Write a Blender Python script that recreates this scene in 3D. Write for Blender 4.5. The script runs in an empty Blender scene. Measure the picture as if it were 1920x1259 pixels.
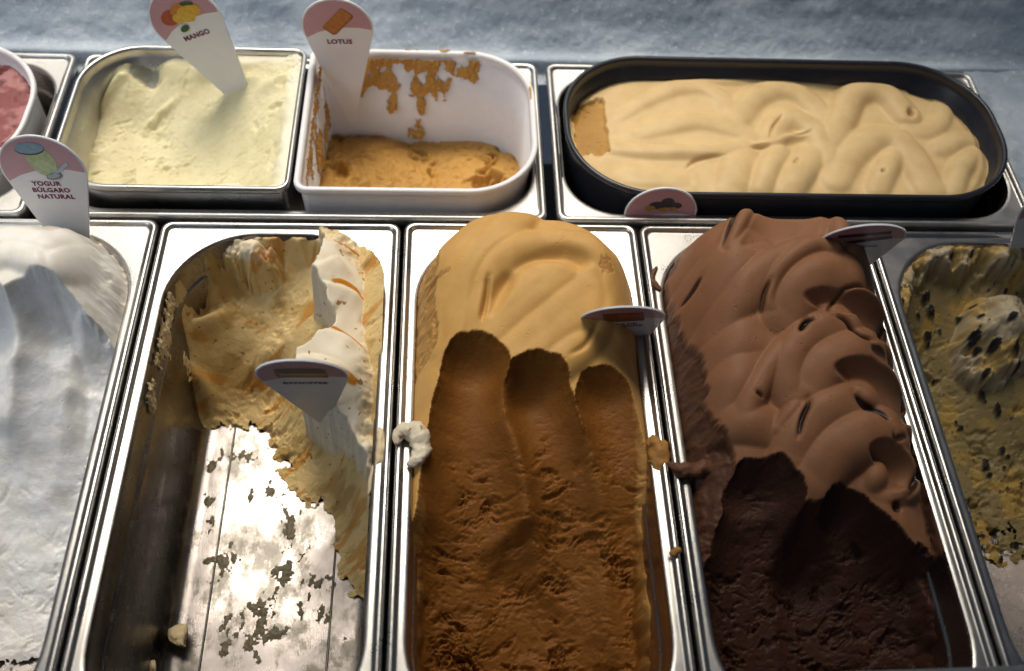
import bpy, math, random
import numpy as np
from mathutils import Matrix, Vector

random.seed(7)
S = bpy.context.scene
MM = 0.001
# ------------------------------------------------------------------ camera
W, H = 1920.0, 1259.0                       # photograph size, used to turn pixels into directions
CP = np.array([204.56, -447.26, 514.92])    # camera position in mm
PITCH, YAW, ROLL, FPX = 0.972966, -0.108585, 0.093371, 1780.0
def cam_rot():
    ca, sa = math.cos(PITCH), math.sin(PITCH)
    R = np.array([[1., 0, 0], [0, sa, ca], [0, -ca, sa]]).T
    cb, sb = math.cos(YAW), math.sin(YAW)
    cc, sc = math.cos(ROLL), math.sin(ROLL)
    return np.array([[cb, -sb, 0], [sb, cb, 0], [0, 0, 1]]) @ R @ np.array([[cc, -sc, 0], [sc, cc, 0], [0, 0, 1]])
CR = cam_rot()
cd = bpy.data.cameras.new('camera'); cam = bpy.data.objects.new('camera', cd)
S.collection.objects.link(cam); S.camera = cam
m = Matrix([list(r) for r in CR]).to_4x4(); m.translation = Vector(CP * MM); cam.matrix_world = m
cd.sensor_fit = 'HORIZONTAL'; cd.sensor_width = 36.0; cd.lens = FPX / W * 36.0
cd.clip_start = 0.01; cd.clip_end = 50
cd.dof.use_dof = True; cd.dof.focus_distance = 0.62; cd.dof.aperture_fstop = 5.0
# ------------------------------------------------------------------ world, lamps, exposure
wd = bpy.data.worlds.new('World'); S.world = wd; wd.use_nodes = True
bg = wd.node_tree.nodes['Background']
bg.inputs['Color'].default_value = (0.50, 0.66, 0.95, 1); bg.inputs['Strength'].default_value = 0.07
def area(name, loc, target, sx, sy, power, col, spread=180):
    l = bpy.data.lights.new(name, 'AREA'); l.shape = 'RECTANGLE'; l.size = sx; l.size_y = sy
    l.energy = power; l.color = col; l.spread = math.radians(spread)
    o = bpy.data.objects.new(name, l); S.collection.objects.link(o)
    o.location = loc
    o.rotation_euler = (Vector(target) - Vector(loc)).to_track_quat('-Z', 'Y').to_euler()
    return o
# the shop window / ceiling light high behind the counter
area('ceiling_light', (-0.02, 0.58, 1.0), (0.03, 0.15, 0.0), 1.15, 0.80, 3.3, (1.0, 0.92, 0.80), 40)
area('window_light', (0.10, 1.35, 0.80), (0.20, 0.0, 0.0), 1.8, 0.7, 3.6, (0.95, 0.97, 1.0))
# cool daylight from the shop front, on the customer's side
area('street_light', (-0.80, -0.40, 1.0), (0.0, 0.14, 0.0), 0.8, 0.8, 0.75, (0.80, 0.89, 1.0), 50)
S.view_settings.view_transform = 'Standard'; S.view_settings.look = 'None'
S.view_settings.exposure = 0.0; S.view_settings.gamma = 1.0
S.view_settings.use_curve_mapping = False

# ------------------------------------------------------------------ pixel helpers (mm)
def ray(px, py):
    return CR @ np.array([(px - W / 2) / FPX, -(py - H / 2) / FPX, -1.0])
def un(px, py, z):
    d = ray(px, py); t = (z - CP[2]) / d[2]
    return CP[:2] + t * d[:2]
def un_y(px, py, Y):
    d = ray(px, py); t = (Y - CP[1]) / d[1]
    return CP + t * d
def on(px, py, hf, z0=0.0):
    z = z0
    for _ in range(12):
        x, y = un(px, py, z)
        z = 0.5 * z + 0.5 * float(hf(np.array([x]), np.array([y]))[0])
    x, y = un(px, py, z)
    return x, y
# ------------------------------------------------------------------ numeric helpers
def hash2(ix, iy, seed):
    n = (ix.astype(np.int64) * 374761393 + iy.astype(np.int64) * 668265263 + seed * 974711) & 0x7fffffff
    n = ((n ^ (n >> 13)) * 1274126177) & 0x7fffffff
    n = n ^ (n >> 16)
    return (n & 0xffff) / 65535.0 * 2 * math.pi
def perlin(x, y, seed=0):
    ix, iy = np.floor(x), np.floor(y); fx, fy = x - ix, y - iy
    u = fx * fx * fx * (fx * (fx * 6 - 15) + 10); v = fy * fy * fy * (fy * (fy * 6 - 15) + 10)
    def g(dx, dy):
        a = hash2(ix + dx, iy + dy, seed)
        return np.cos(a) * (fx - dx) + np.sin(a) * (fy - dy)
    a = g(0, 0) * (1 - u) + g(1, 0) * u; b = g(0, 1) * (1 - u) + g(1, 1) * u
    return (a * (1 - v) + b * v) * 1.5
def fbm(x, y, seed=0, oct=4, gain=0.5):
    s = 0; a = 1.0
    for o in range(oct):
        s = s + a * perlin(x, y, seed + o * 17); x = x * 2.03 + 3.1; y = y * 2.03 + 1.7; a *= gain
    return s
def blur(Z, sig):
    """gaussian smoothing of a height grid, sig in cells, edges repeated"""
    r = int(sig * 3) + 1; k = np.exp(-.5 * (np.arange(-r, r + 1) / sig) ** 2); k /= k.sum()
    for ax in (0, 1):
        P = np.pad(Z, [(r, r) if i == ax else (0, 0) for i in (0, 1)], mode='edge'); o = 0
        n = Z.shape[ax]
        for i, w in enumerate(k): o = o + w * (P[i:i + n] if ax == 0 else P[:, i:i + n])
        Z = o
    return Z
def sst(a, b, x):
    t = np.clip((x - a) / (b - a), 0, 1); return t * t * (3 - 2 * t)
def spline(pts, n=10):
    P = np.array(pts, float)
    if len(P) < 3: 
        t = np.linspace(0, 1, n * 2)[:, None]; return P[0] * (1 - t) + P[-1] * t
    Q = np.vstack([2 * P[0] - P[1], P, 2 * P[-1] - P[-2]]); out = []
    for i in range(1, len(Q) - 2):
        for k in range(n):
            t = k / n
            out.append(.5 * (2 * Q[i] + (Q[i + 1] - Q[i - 1]) * t + (2 * Q[i - 1] - 5 * Q[i] + 4 * Q[i + 1] - Q[i + 2]) * t * t
                             + (3 * Q[i] - Q[i - 1] - 3 * Q[i + 1] + Q[i + 2]) * t ** 3))
    out.append(P[-1]); return np.array(out)
def pdist(X, Y, L):
    """distance to polyline L (n,2+), signed (left of travel +), arc parameter 0..1, index floats"""
    A, B = L[:-1, :2], L[1:, :2]
    seg = np.linalg.norm(B - A, axis=1) + 1e-9; cum = np.concatenate([[0], np.cumsum(seg)])
    best = np.full(X.shape, 1e9); sg = np.zeros(X.shape); tt = np.zeros(X.shape)
    for i in range(len(A)):
        dx, dy = B[i] - A[i]
        rx, ry = X - A[i, 0], Y - A[i, 1]
        u = np.clip((rx * dx + ry * dy) / seg[i] ** 2, 0, 1)
        d = np.hypot(rx - u * dx, ry - u * dy)
        mk = d < best
        best = np.where(mk, d, best)
        sg = np.where(mk, np.sign(dx * ry - dy * rx), sg)
        tt = np.where(mk, (cum[i] + u * seg[i]) / cum[-1], tt)
    return best, sg, tt
def poly_sd(X, Y, P):
    """signed distance, + inside polygon"""
    P = np.array(P, float); L = np.vstack([P, P[:1]])
    d, _, _ = pdist(X, Y, L)
    ins = np.zeros(X.shape, bool)
    for i in range(len(P)):
        x1, y1 = P[i]; x2, y2 = P[(i + 1) % len(P)]
        c = ((y1 > Y) != (y2 > Y)) & (X < (x2 - x1) * (Y - y1) / (y2 - y1 + 1e-12) + x1)
        ins ^= c
    return np.where(ins, d, -d)
def rr_sd(X, Y, x0, x1, y0, y1, r):
    """signed distance to rounded rectangle, + inside; r may be (r_left, r_right)"""
    rl, rrr = (r, r) if not isinstance(r, tuple) else r
    cx, cy = (x0 + x1) / 2, (y0 + y1) / 2
    R = np.where(X < cx, rl, rrr)
    qx = np.abs(X - cx) - (x1 - x0) / 2 + R; qy = np.abs(Y - cy) - (y1 - y0) / 2 + R
    return -(np.hypot(np.maximum(qx, 0), np.maximum(qy, 0)) + np.minimum(np.maximum(qx, qy), 0) - R)
def rbf(ctrl, smooth=0.0):
    P = np.array([c[:2] for c in ctrl], float); z = np.array([c[2] for c in ctrl], float)
    def ph(r): return np.where(r > 1e-6, r * r * np.log(np.maximum(r, 1e-6)), 0)
    n = len(P); s = 100.0; P = P / s
    A = np.zeros((n + 3, n + 3)); D = np.hypot(P[:, None, 0] - P[None, :, 0], P[:, None, 1] - P[None, :, 1])
    A[:n, :n] = ph(D) + np.eye(n) * smooth; A[:n, n] = 1; A[:n, n + 1:] = P; A[n, :n] = 1; A[n + 1:, :n] = P.T
    w = np.linalg.solve(A, np.concatenate([z, [0, 0, 0]]))
    def f(x, y):
        x = np.asarray(x) / s; y = np.asarray(y) / s
        o = w[n] + w[n + 1] * x + w[n + 2] * y
        for i in range(n): o = o + w[i] * ph(np.hypot(x - P[i, 0], y - P[i, 1]))
        return o
    return f
def ctl(pts):
    """(px, py, z) seen points -> (x, y, z)"""
    return [(*un(a, b, z), z) for a, b, z in pts]
# ------------------------------------------------------------------ object helpers
COL = S.collection
def link(name, me, mat, parent=None):
    o = bpy.data.objects.new(name, me); COL.objects.link(o)
    if mat is not None: me.materials.clear(); me.materials.append(mat)
    if parent is not None: o.parent = parent
    return o
def tag(o, label, cat, group=None):
    o['label'] = label; o['category'] = cat
    if group: o['group'] = group
    return o
def empty(name, loc=(0, 0, 0)):
    o = bpy.data.objects.new(name, None); COL.objects.link(o); o.location = loc; o.empty_display_size = 0.02
    return o
def mesh(name, v, f, smooth=True):
    me = bpy.data.meshes.new(name); me.from_pydata([tuple(map(float, q)) for q in v], [], f)
    if smooth: me.polygons.foreach_set('use_smooth', [True] * len(me.polygons))
    me.update(); return me
def grid_mesh(name, X, Y, Z, keep, masks=None):
    """heightfield in mm -> mesh in m, faces where all corners are kept"""
    ny, nx = X.shape
    k = keep[:-1, :-1] & keep[1:, :-1] & keep[:-1, 1:] & keep[1:, 1:]
    idx = np.arange(ny * nx).reshape(ny, nx)
    q = np.stack([idx[:-1, :-1], idx[:-1, 1:], idx[1:, 1:], idx[1:, :-1]], -1)[k]
    used = np.unique(q); re = np.full(ny * nx, -1); re[used] = np.arange(len(used)); q = re[q]
    co = np.stack([X.ravel(), Y.ravel(), Z.ravel()], 1)[used] * MM
    me = bpy.data.meshes.new(name); me.vertices.add(len(co)); me.vertices.foreach_set('co', co.ravel())
    n = len(q); me.loops.add(n * 4); me.loops.foreach_set('vertex_index', q.ravel())
    me.polygons.add(n); me.polygons.foreach_set('loop_start', np.arange(n) * 4); me.polygons.foreach_set('loop_total', np.full(n, 4))
    me.polygons.foreach_set('use_smooth', np.ones(n, bool))
    me.update(calc_edges=True)
    if masks is not None:
        a = me.color_attributes.new('mask', 'FLOAT_COLOR', 'POINT')
        c = np.ones((len(used), 4))
        for i, mk in enumerate(masks): c[:, i] = np.clip(np.broadcast_to(mk, X.shape).ravel()[used], 0, 1)
        a.data.foreach_set('color', c.ravel())
    return me
def mgrid(x0, x1, y0, y1, step):
    return np.meshgrid(np.arange(x0, x1 + step, step), np.arange(y0, y1 + step, step))
def rr_loop(x0, x1, y0, y1, r, z, nc=14, ns=10):
    """rounded rectangle loop, ccw from the right side; r = radius or (left, right); equal counts for lofting"""
    rl, rg = (r, r) if not isinstance(r, tuple) else r
    pts = []
    cs = [(x1 - rg, y1 - rg, rg, 0), (x0 + rl, y1 - rl, rl, 90), (x0 + rl, y0 + rl, rl, 180), (x1 - rg, y0 + rg, rg, 270)]
    for k, (cx, cy, rad, a0) in enumerate(cs):
        arc = [(cx + rad * math.cos(math.radians(a0 + 90 * i / nc)), cy + rad * math.sin(math.radians(a0 + 90 * i / nc))) for i in range(nc + 1)]
        pts += arc
        nx = cs[(k + 1) % 4]; a1 = math.radians(nx[3])
        b = (nx[0] + nx[2] * math.cos(a1), nx[1] + nx[2] * math.sin(a1)); a = arc[-1]
        for i in range(1, ns): pts.append((a[0] + (b[0] - a[0]) * i / ns, a[1] + (b[1] - a[1]) * i / ns))
    return [(p[0] * MM, p[1] * MM, z * MM) for p in pts]
def loft(name, loops, mat, parent, cap=False, smooth=True):
    n = len(loops[0]); v = [p for l in loops for p in l]; f = []
    for i in range(len(loops) - 1):
        for k in range(n):
            a = i * n + k; b = i * n + (k + 1) % n
            f.append((a, b, b + n, a + n))
    if cap: f.append(tuple(range((len(loops) - 1) * n, len(loops) * n)))
    return link(name, mesh(name, v, f, smooth), mat, parent)

# ------------------------------------------------------------------ materials
def new_mat(name):
    mt = bpy.data.materials.new(name); mt.use_nodes = True
    nt = mt.node_tree; return mt, nt, nt.nodes['Principled BSDF']
def N(nt, t, **kw):
    n = nt.nodes.new(t)
    for k, v in kw.items():
        if k in n.inputs: n.inputs[k].default_value = v
        else: setattr(n, k, v)
    return n
def mix(nt, fac, a, b, blend='MIX'):
    n = nt.nodes.new('ShaderNodeMix'); n.data_type = 'RGBA'; n.blend_type = blend
    for s, v in ((0, fac), (6, a), (7, b)):
        if isinstance(v, (int, float)): n.inputs[s].default_value = v
        elif isinstance(v, tuple): n.inputs[s].default_value = (*v[:3], 1)
        else: nt.links.new(v, n.inputs[s])
    return n.outputs[2]
def ramp(nt, src, a, b):
    n = nt.nodes.new('ShaderNodeMapRange'); n.interpolation_type = 'SMOOTHSTEP'
    n.inputs[1].default_value = a; n.inputs[2].default_value = b
    nt.links.new(src, n.inputs[0]); return n.outputs[0]
def coords(nt, scale=(1, 1, 1)):
    tc = N(nt, 'ShaderNodeTexCoord'); mp = N(nt, 'ShaderNodeMapping'); mp.inputs['Scale'].default_value = scale
    nt.links.new(tc.outputs['Object'], mp.inputs['Vector']); return mp.outputs['Vector']
def noise(nt, vec, scale, detail=4, rough=.55):
    n = N(nt, 'ShaderNodeTexNoise', Scale=scale, Detail=detail, Roughness=rough)
    nt.links.new(vec, n.inputs['Vector']); return n.outputs['Fac']
def math_n(nt, op, a, b):
    n = nt.nodes.new('ShaderNodeMath'); n.operation = op
    for i, v in enumerate((a, b)):
        if isinstance(v, (int, float)): n.inputs[i].default_value = v
        else: nt.links.new(v, n.inputs[i])
    return n.outputs[0]
def ice_mat(name, skin, inner, accent, r_skin=.48, r_in=.55, sss=.12, sss_rad=(3, 2, 1.2), speck=None, speck_amt=0.62, grain=.25, acc_rough=.25, tint=None, grain_in=.45):
    mt, nt, p = new_mat(name)
    at = N(nt, 'ShaderNodeAttribute', attribute_name='mask'); sp = N(nt, 'ShaderNodeSeparateColor')
    nt.links.new(at.outputs['Color'], sp.inputs[0])
    v = coords(nt)
    big = noise(nt, v, 55, 3); fine = noise(nt, v, 900, 3, .7); mid = noise(nt, v, 260, 4, .6)
    c = mix(nt, sp.outputs[0], skin, inner)
    c = mix(nt, ramp(nt, big, .35, .7), c, mix(nt, 1.0, c, (.90, .88, .84), 'MULTIPLY'))
    if tint: c = mix(nt, sp.outputs[2], c, tint)
    if speck:
        s = ramp(nt, noise(nt, v, 190, 2, .5), speck_amt, speck_amt + .05)
        c = mix(nt, math_n(nt, 'MULTIPLY', s, .9), c, speck)
    c = mix(nt, sp.outputs[1], c, accent)
    nt.links.new(c, p.inputs['Base Color'])
    r = N(nt, 'ShaderNodeMapRange'); r.inputs[3].default_value = r_skin; r.inputs[4].default_value = r_in
    nt.links.new(sp.outputs[0], r.inputs[0])
    r2 = N(nt, 'ShaderNodeMix'); nt.links.new(sp.outputs[1], r2.inputs[0]); nt.links.new(r.outputs[0], r2.inputs[2]); r2.inputs[3].default_value = acc_rough
    nt.links.new(r2.outputs[0], p.inputs['Roughness'])
    p.inputs['Specular IOR Level'].default_value = .22
    p.inputs['Subsurface Weight'].default_value = sss; p.inputs['Subsurface Radius'].default_value = sss_rad
    p.inputs['Subsurface Scale'].default_value = MM
    h = math_n(nt, 'ADD', math_n(nt, 'MULTIPLY', fine, .4), math_n(nt, 'MULTIPLY', mid, math_n(nt, 'MULTIPLY', sp.outputs[0], 1.0)))
    vo = N(nt, 'ShaderNodeTexVoronoi', Scale=230.0, Randomness=1.0); nt.links.new(v, vo.inputs['Vector'])
    pore = math_n(nt, 'MULTIPLY', ramp(nt, vo.outputs['Distance'], .22, .05), ramp(nt, noise(nt, v, 75, 3, .6), .54, .62))
    h = math_n(nt, 'SUBTRACT', h, math_n(nt, 'MULTIPLY', pore, .8))
    b = N(nt, 'ShaderNodeBump', Distance=.0012); nt.links.new(h, b.inputs['Height'])
    st = N(nt, 'ShaderNodeMapRange'); st.inputs[3].default_value = grain; st.inputs[4].default_value = grain_in
    nt.links.new(sp.outputs[0], st.inputs[0]); nt.links.new(st.outputs[0], b.inputs['Strength'])
    nt.links.new(b.outputs[0], p.inputs['Normal'])
    return mt
def steel_mat(name, col=(.53, .515, .49), rough=.24, dirt=.35, scale=(1, 1, 1)):
    mt, nt, p = new_mat(name); v = coords(nt, scale)
    p.inputs['Metallic'].default_value = 1.0
    sm = noise(nt, v, 45, 5, .65); fine = noise(nt, coords(nt, (scale[0] * 12, scale[1], scale[2])), 160, 3, .6)
    c = mix(nt, ramp(nt, sm, .35, .75), col, tuple(x * .82 for x in col)); nt.links.new(c, p.inputs['Base Color'])
    r = N(nt, 'ShaderNodeMapRange'); r.inputs[1].default_value = .3; r.inputs[2].default_value = .75
    r.inputs[3].default_value = rough; r.inputs[4].default_value = rough + dirt * .5
    nt.links.new(sm, r.inputs[0]); nt.links.new(r.outputs[0], p.inputs['Roughness'])
    b = N(nt, 'ShaderNodeBump', Strength=.10, Distance=.0006); nt.links.new(math_n(nt, 'ADD', fine, sm), b.inputs['Height'])
    nt.links.new(b.outputs[0], p.inputs['Normal']); return mt
def plain(name, col, rough=.5, spec=.5, var=.08, scale=120, bump=.05, metallic=0):
    mt, nt, p = new_mat(name); v = coords(nt); n = noise(nt, v, scale, 4)
    nt.links.new(mix(nt, ramp(nt, n, .3, .7), col, tuple(x * (1 - var * 2) for x in col)), p.inputs['Base Color'])
    p.inputs['Roughness'].default_value = rough; p.inputs['Specular IOR Level'].default_value = spec; p.inputs['Metallic'].default_value = metallic
    b = N(nt, 'ShaderNodeBump', Strength=bump, Distance=.0008); nt.links.new(n, b.inputs['Height']); nt.links.new(b.outputs[0], p.inputs['Normal'])
    return mt
STEEL = steel_mat('brushed_steel'); STEEL_IN = steel_mat('pan_inside_steel', (.47, .43, .40), .22, .3)
RIB_REFLECTION = steel_mat('rib_reflection_steel', (.07, .065, .06), .3, .3)  # dark reflection along the floor ribs, painted as their colour
STEEL_DULL = steel_mat('frosted_steel', (.55, .54, .52), .34, .4)
def residue_mat():
    mt = steel_mat('pan_steel_with_residue', (.20, .18, .17), .22, .3); nt = mt.node_tree; p = nt.nodes['Principled BSDF']
    v = coords(nt, (1, .7, 1)); n = noise(nt, v, 40, 8, .7); n2 = noise(nt, coords(nt, (1, .6, 1)), 150, 5, .7)
    f = ramp(nt, math_n(nt, 'ADD', math_n(nt, 'MULTIPLY', n, .7), math_n(nt, 'MULTIPLY', n2, .3)), .485, .60)
    old = p.inputs['Base Color'].links[0].from_socket; nt.links.new(mix(nt, f, old, (.12, .105, .08)), p.inputs['Base Color'])
    q = N(nt, 'ShaderNodeMapRange'); q.inputs[3].default_value = 1.0; q.inputs[4].default_value = .25; nt.links.new(f, q.inputs[0]); nt.links.new(q.outputs[0], p.inputs['Metallic'])
    b = N(nt, 'ShaderNodeBump', Strength=.5, Distance=.004); nt.links.new(noise(nt, coords(nt, (1, .5, 1)), 22, 2, .5), b.inputs['Height'])
    nt.links.new(p.inputs['Normal'].links[0].from_socket, b.inputs['Normal']); nt.links.new(b.outputs[0], p.inputs['Normal'])
    return mt
STEEL_RES = residue_mat()
WHITE_PL = plain('white_plastic', (.80, .78, .78), .35, .5, .02)
DARK_PL = plain('dark_plastic', (.022, .024, .032), .30, .5, .1)
BLACK = plain('dark_well', (.012, .012, .013), .7)
TAG_WHITE = plain('tag_white', (.74, .74, .76), .30, .5, .01, bump=.0)
TAG_PINK = plain('tag_pink', (.50, .27, .31), .30, .5, .02, bump=.0)
INK = plain('purple_ink', (.16, .015, .08), .4, .4, .02, bump=.0)
def flat(name, col): return plain(name, col, .35, .5, .12, 300, .0)

# ------------------------------------------------------------------ cabinet
def frost_mat():
    mt, nt, p = new_mat('frost'); v = coords(nt)
    a = noise(nt, v, 14, 5, .65); b_ = noise(nt, v, 170, 5, .75)
    c = mix(nt, ramp(nt, a, .38, .66), (.33, .395, .465), (.47, .535, .60))
    c = mix(nt, ramp(nt, b_, .54, .74), c, (.66, .71, .76))
    nt.links.new(c, p.inputs['Base Color']); p.inputs['Roughness'].default_value = .55
    p.inputs['Subsurface Weight'].default_value = .0
    bb = N(nt, 'ShaderNodeBump', Strength=.4, Distance=.003); nt.links.new(b_, bb.inputs['Height']); nt.links.new(bb.outputs[0], p.inputs['Normal'])
    return mt
FROST = frost_mat()
def cabinet():
    # frosted back wall, swept profile: ledge behind pans, cove, wall, top
    prof = [(160, -14), (172.5, -13), (176, -2.6), (183, -2.2), (188, 0), (195, 6), (205, 17), (214, 30), (222, 42), (230, 50), (242, 53)]
    xs = np.arange(-330, 1000, 2.0); v = []; 
    pr = spline(prof, 5); n = len(pr)
    PX, PY = np.meshgrid(xs, pr[:, 0], indexing='ij'); PZ = np.meshgrid(xs, pr[:, 1], indexing='ij')[1]
    k = sst(176, 192, PY)
    d = fbm(PX * .03, PZ * .06 + PY * .02, 3, 4) * 1.0 * k + fbm(PX * .3, PZ * .3 + PY * .3, 9, 2) * .7 * k
    v = np.stack([PX, PY - d, PZ + d * .3], -1).reshape(-1, 3) * MM
    f = [(i * n + j, (i + 1) * n + j, (i + 1) * n + j + 1, i * n + j + 1) for i in range(len(xs) - 1) for j in range(n - 1)]
    o = link('back_wall', mesh('back_wall', v, f), FROST); o['kind'] = 'structure'
    o['label'] = 'frosted blue grey back wall of the freezer'
    # pale shelf above the wall
    loops = [rr_loop(-330, 1000, 236, 440, 4, z) for z in (46, 58)] + [rr_loop(-328, 998, 238, 438, 4, 60)]
    o = loft('cabinet_shelf', loops, plain('pale_shelf', (.52, .58, .64), .3), None, cap=True); o['kind'] = 'structure'
    o = loft('cabinet_floor', [rr_loop(-400, 1000, -420, 200, 3, z) for z in (-150, -146)], BLACK, None, cap=True); o['kind'] = 'structure'
    # frosted ledge right of the back row
    X, Y = mgrid(634, 980, 2, 176, 2.0)
    Z = -3 + fbm(X * .03, Y * .03, 21, 4) * 2.5
    o = link('cabinet_ledge', grid_mesh('cabinet_ledge', X, Y, Z, np.ones(X.shape, bool)), FROST); o['kind'] = 'structure'
cabinet()

# ------------------------------------------------------------------ pans
def pan(x0, x1, y0, y1, label, tilt=0.0, dz=0.0, depth=120, inset=(10.5, 9.5), rad=58, steel=None, floor_lines=False):
    """gastro pan with wide flange, rounded opening, rolled rim. Coordinates in mm, rim top about z=0"""
    st = steel or STEEL
    root = empty('steel_pan', (0, 0, 0)); tag(root, label, 'pan', 'steel pans set in the counter')
    ix, iy = inset
    def L(i, r, z): return rr_loop(x0 + i, x1 - i, y0 + i, y1 - i, r, z + dz)
    def O(i, r, z): return rr_loop(x0 + ix + i, x1 - ix - i, y0 + iy + i, y1 - iy - i, r, z + dz)
    loft('rolled_rim', [L(1.2, 6, -10), L(.3, 7, -7), L(0, 7, -4), L(.3, 7, -1.6), L(1.3, 6.5, -.3), L(2.6, 6, 0), L(3.9, 5.5, -.5), L(4.7, 5, -1.6), L(5.0, 5, -2.6)], st, root)
    loft('flange', [L(5.0, 5, -2.6), L(5.6, 4.6, -3.0), L(6.4, 4, -3.0), O(-2.6, rad + 2, -3.0), O(-1.2, rad + 1, -3.1), O(-.3, rad, -3.6)], st, root)
    b = loft('basin', [O(-.3, rad, -3.6), O(.4, rad, -4.8), O(.8, rad, -7), O(1.2, rad, -24), O(1.9, rad - 1, -25.2), O(3.0, rad - 2, -25.8), O(3.4, rad - 2, -27.5),
                   O(4.6, rad - 3, -60), O(5.6, rad - 4, -depth + 14), O(6.6, rad - 5, -depth + 7), O(9, rad - 8, -depth + 2.4), O(13, rad - 12, -depth + .4), O(18, rad - 17, -depth)], STEEL_IN, root, cap=True)
    return root
pans = {}
for k, lab in ((-1, 'steel pan with the scooped white yogurt ice cream'), (0, 'half empty steel pan with its bare floor showing'),
               (1, 'steel pan filled with caramel brown ice cream'), (2, 'steel pan piled with chocolate ice cream'),
               (3, 'steel pan with the cookie speckled cream ice cream')):
    pans[k] = pan(k * 168 + 1.0, k * 168 + 167.0, -361, -1 - (0, 1.2, 0, .5, 3)[k + 1], lab)
XL = -91.6
# the bare pan has residue on its floor
for ch in pans[0].children:
    if ch.name.startswith('basin'): ch.data.materials.clear(); ch.data.materials.append(STEEL_RES)
for k, lab in ((-1, 'steel pan holding the white tub of pink ice cream'), (0, 'steel pan holding the steel and the white half tubs'), (1, 'steel pan holding the dark grey oval tub')):
    pan(XL + k * 366 + 4, XL + k * 366 + 363, 1.6, 171, lab, inset=(8.5, 9.5), rad=40, steel=STEEL_DULL)

# ------------------------------------------------------------------ tubs
def tub(x0, x1, y0, y1, r, zr, mat, label, cat, depth=105, rim=4.0, group=None):
    root = empty('ice_cream_tub'); tag(root, label, cat, group)
    def L(i, z): 
        rr = tuple(max(1.5, q - i) for q in r)
        return rr_loop(x0 + i, x1 - i, y0 + i, y1 - i, rr, z, nc=20)
    loft('rim', [L(rim * .75, zr - 5), L(.3, zr - 5), L(0, zr - 3.6), L(0, zr - 1.2), L(.6, zr - .2), L(1.8, zr), L(rim * .75, zr - .2), L(rim, zr - 1.5), L(rim + .2, zr - 3)], mat, root)
    loft('body', [L(rim + .2, zr - 3), L(rim + .6, zr - 9), L(rim + 1.6, zr - 9.6), L(rim + 4, -depth + 18), L(rim + 7, -depth + 7), L(rim + 14, -depth)], mat, root, cap=True)
    loft('outer_wall', [L(rim * .75, zr - 5), L(rim * .75 + .4, zr - 12), L(rim + 3.0, -depth + 18), L(rim + 6, -depth + 4), L(rim + 14, -depth - 2)], mat, root)
    return root
tub(-80, 89.2, 12, 162, (46, 10), 17, STEEL, 'steel half tub with pale yellow ice cream', 'tub')
tub(91.5, 266, 12, 163, (10, 52), 17, WHITE_PL, 'white plastic half tub smeared with caramel ice cream', 'tub', depth=98, rim=4.5)
tub(287, 627, 12, 162, (66, 66), 17, DARK_PL, 'dark grey oval tub filled with beige ice cream', 'tub', rim=4)
tub(XL - 366 + 16, XL - 13, 12, 162, (66, 66), 17, WHITE_PL, 'white plastic tub of pink ice cream', 'tub')

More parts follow.
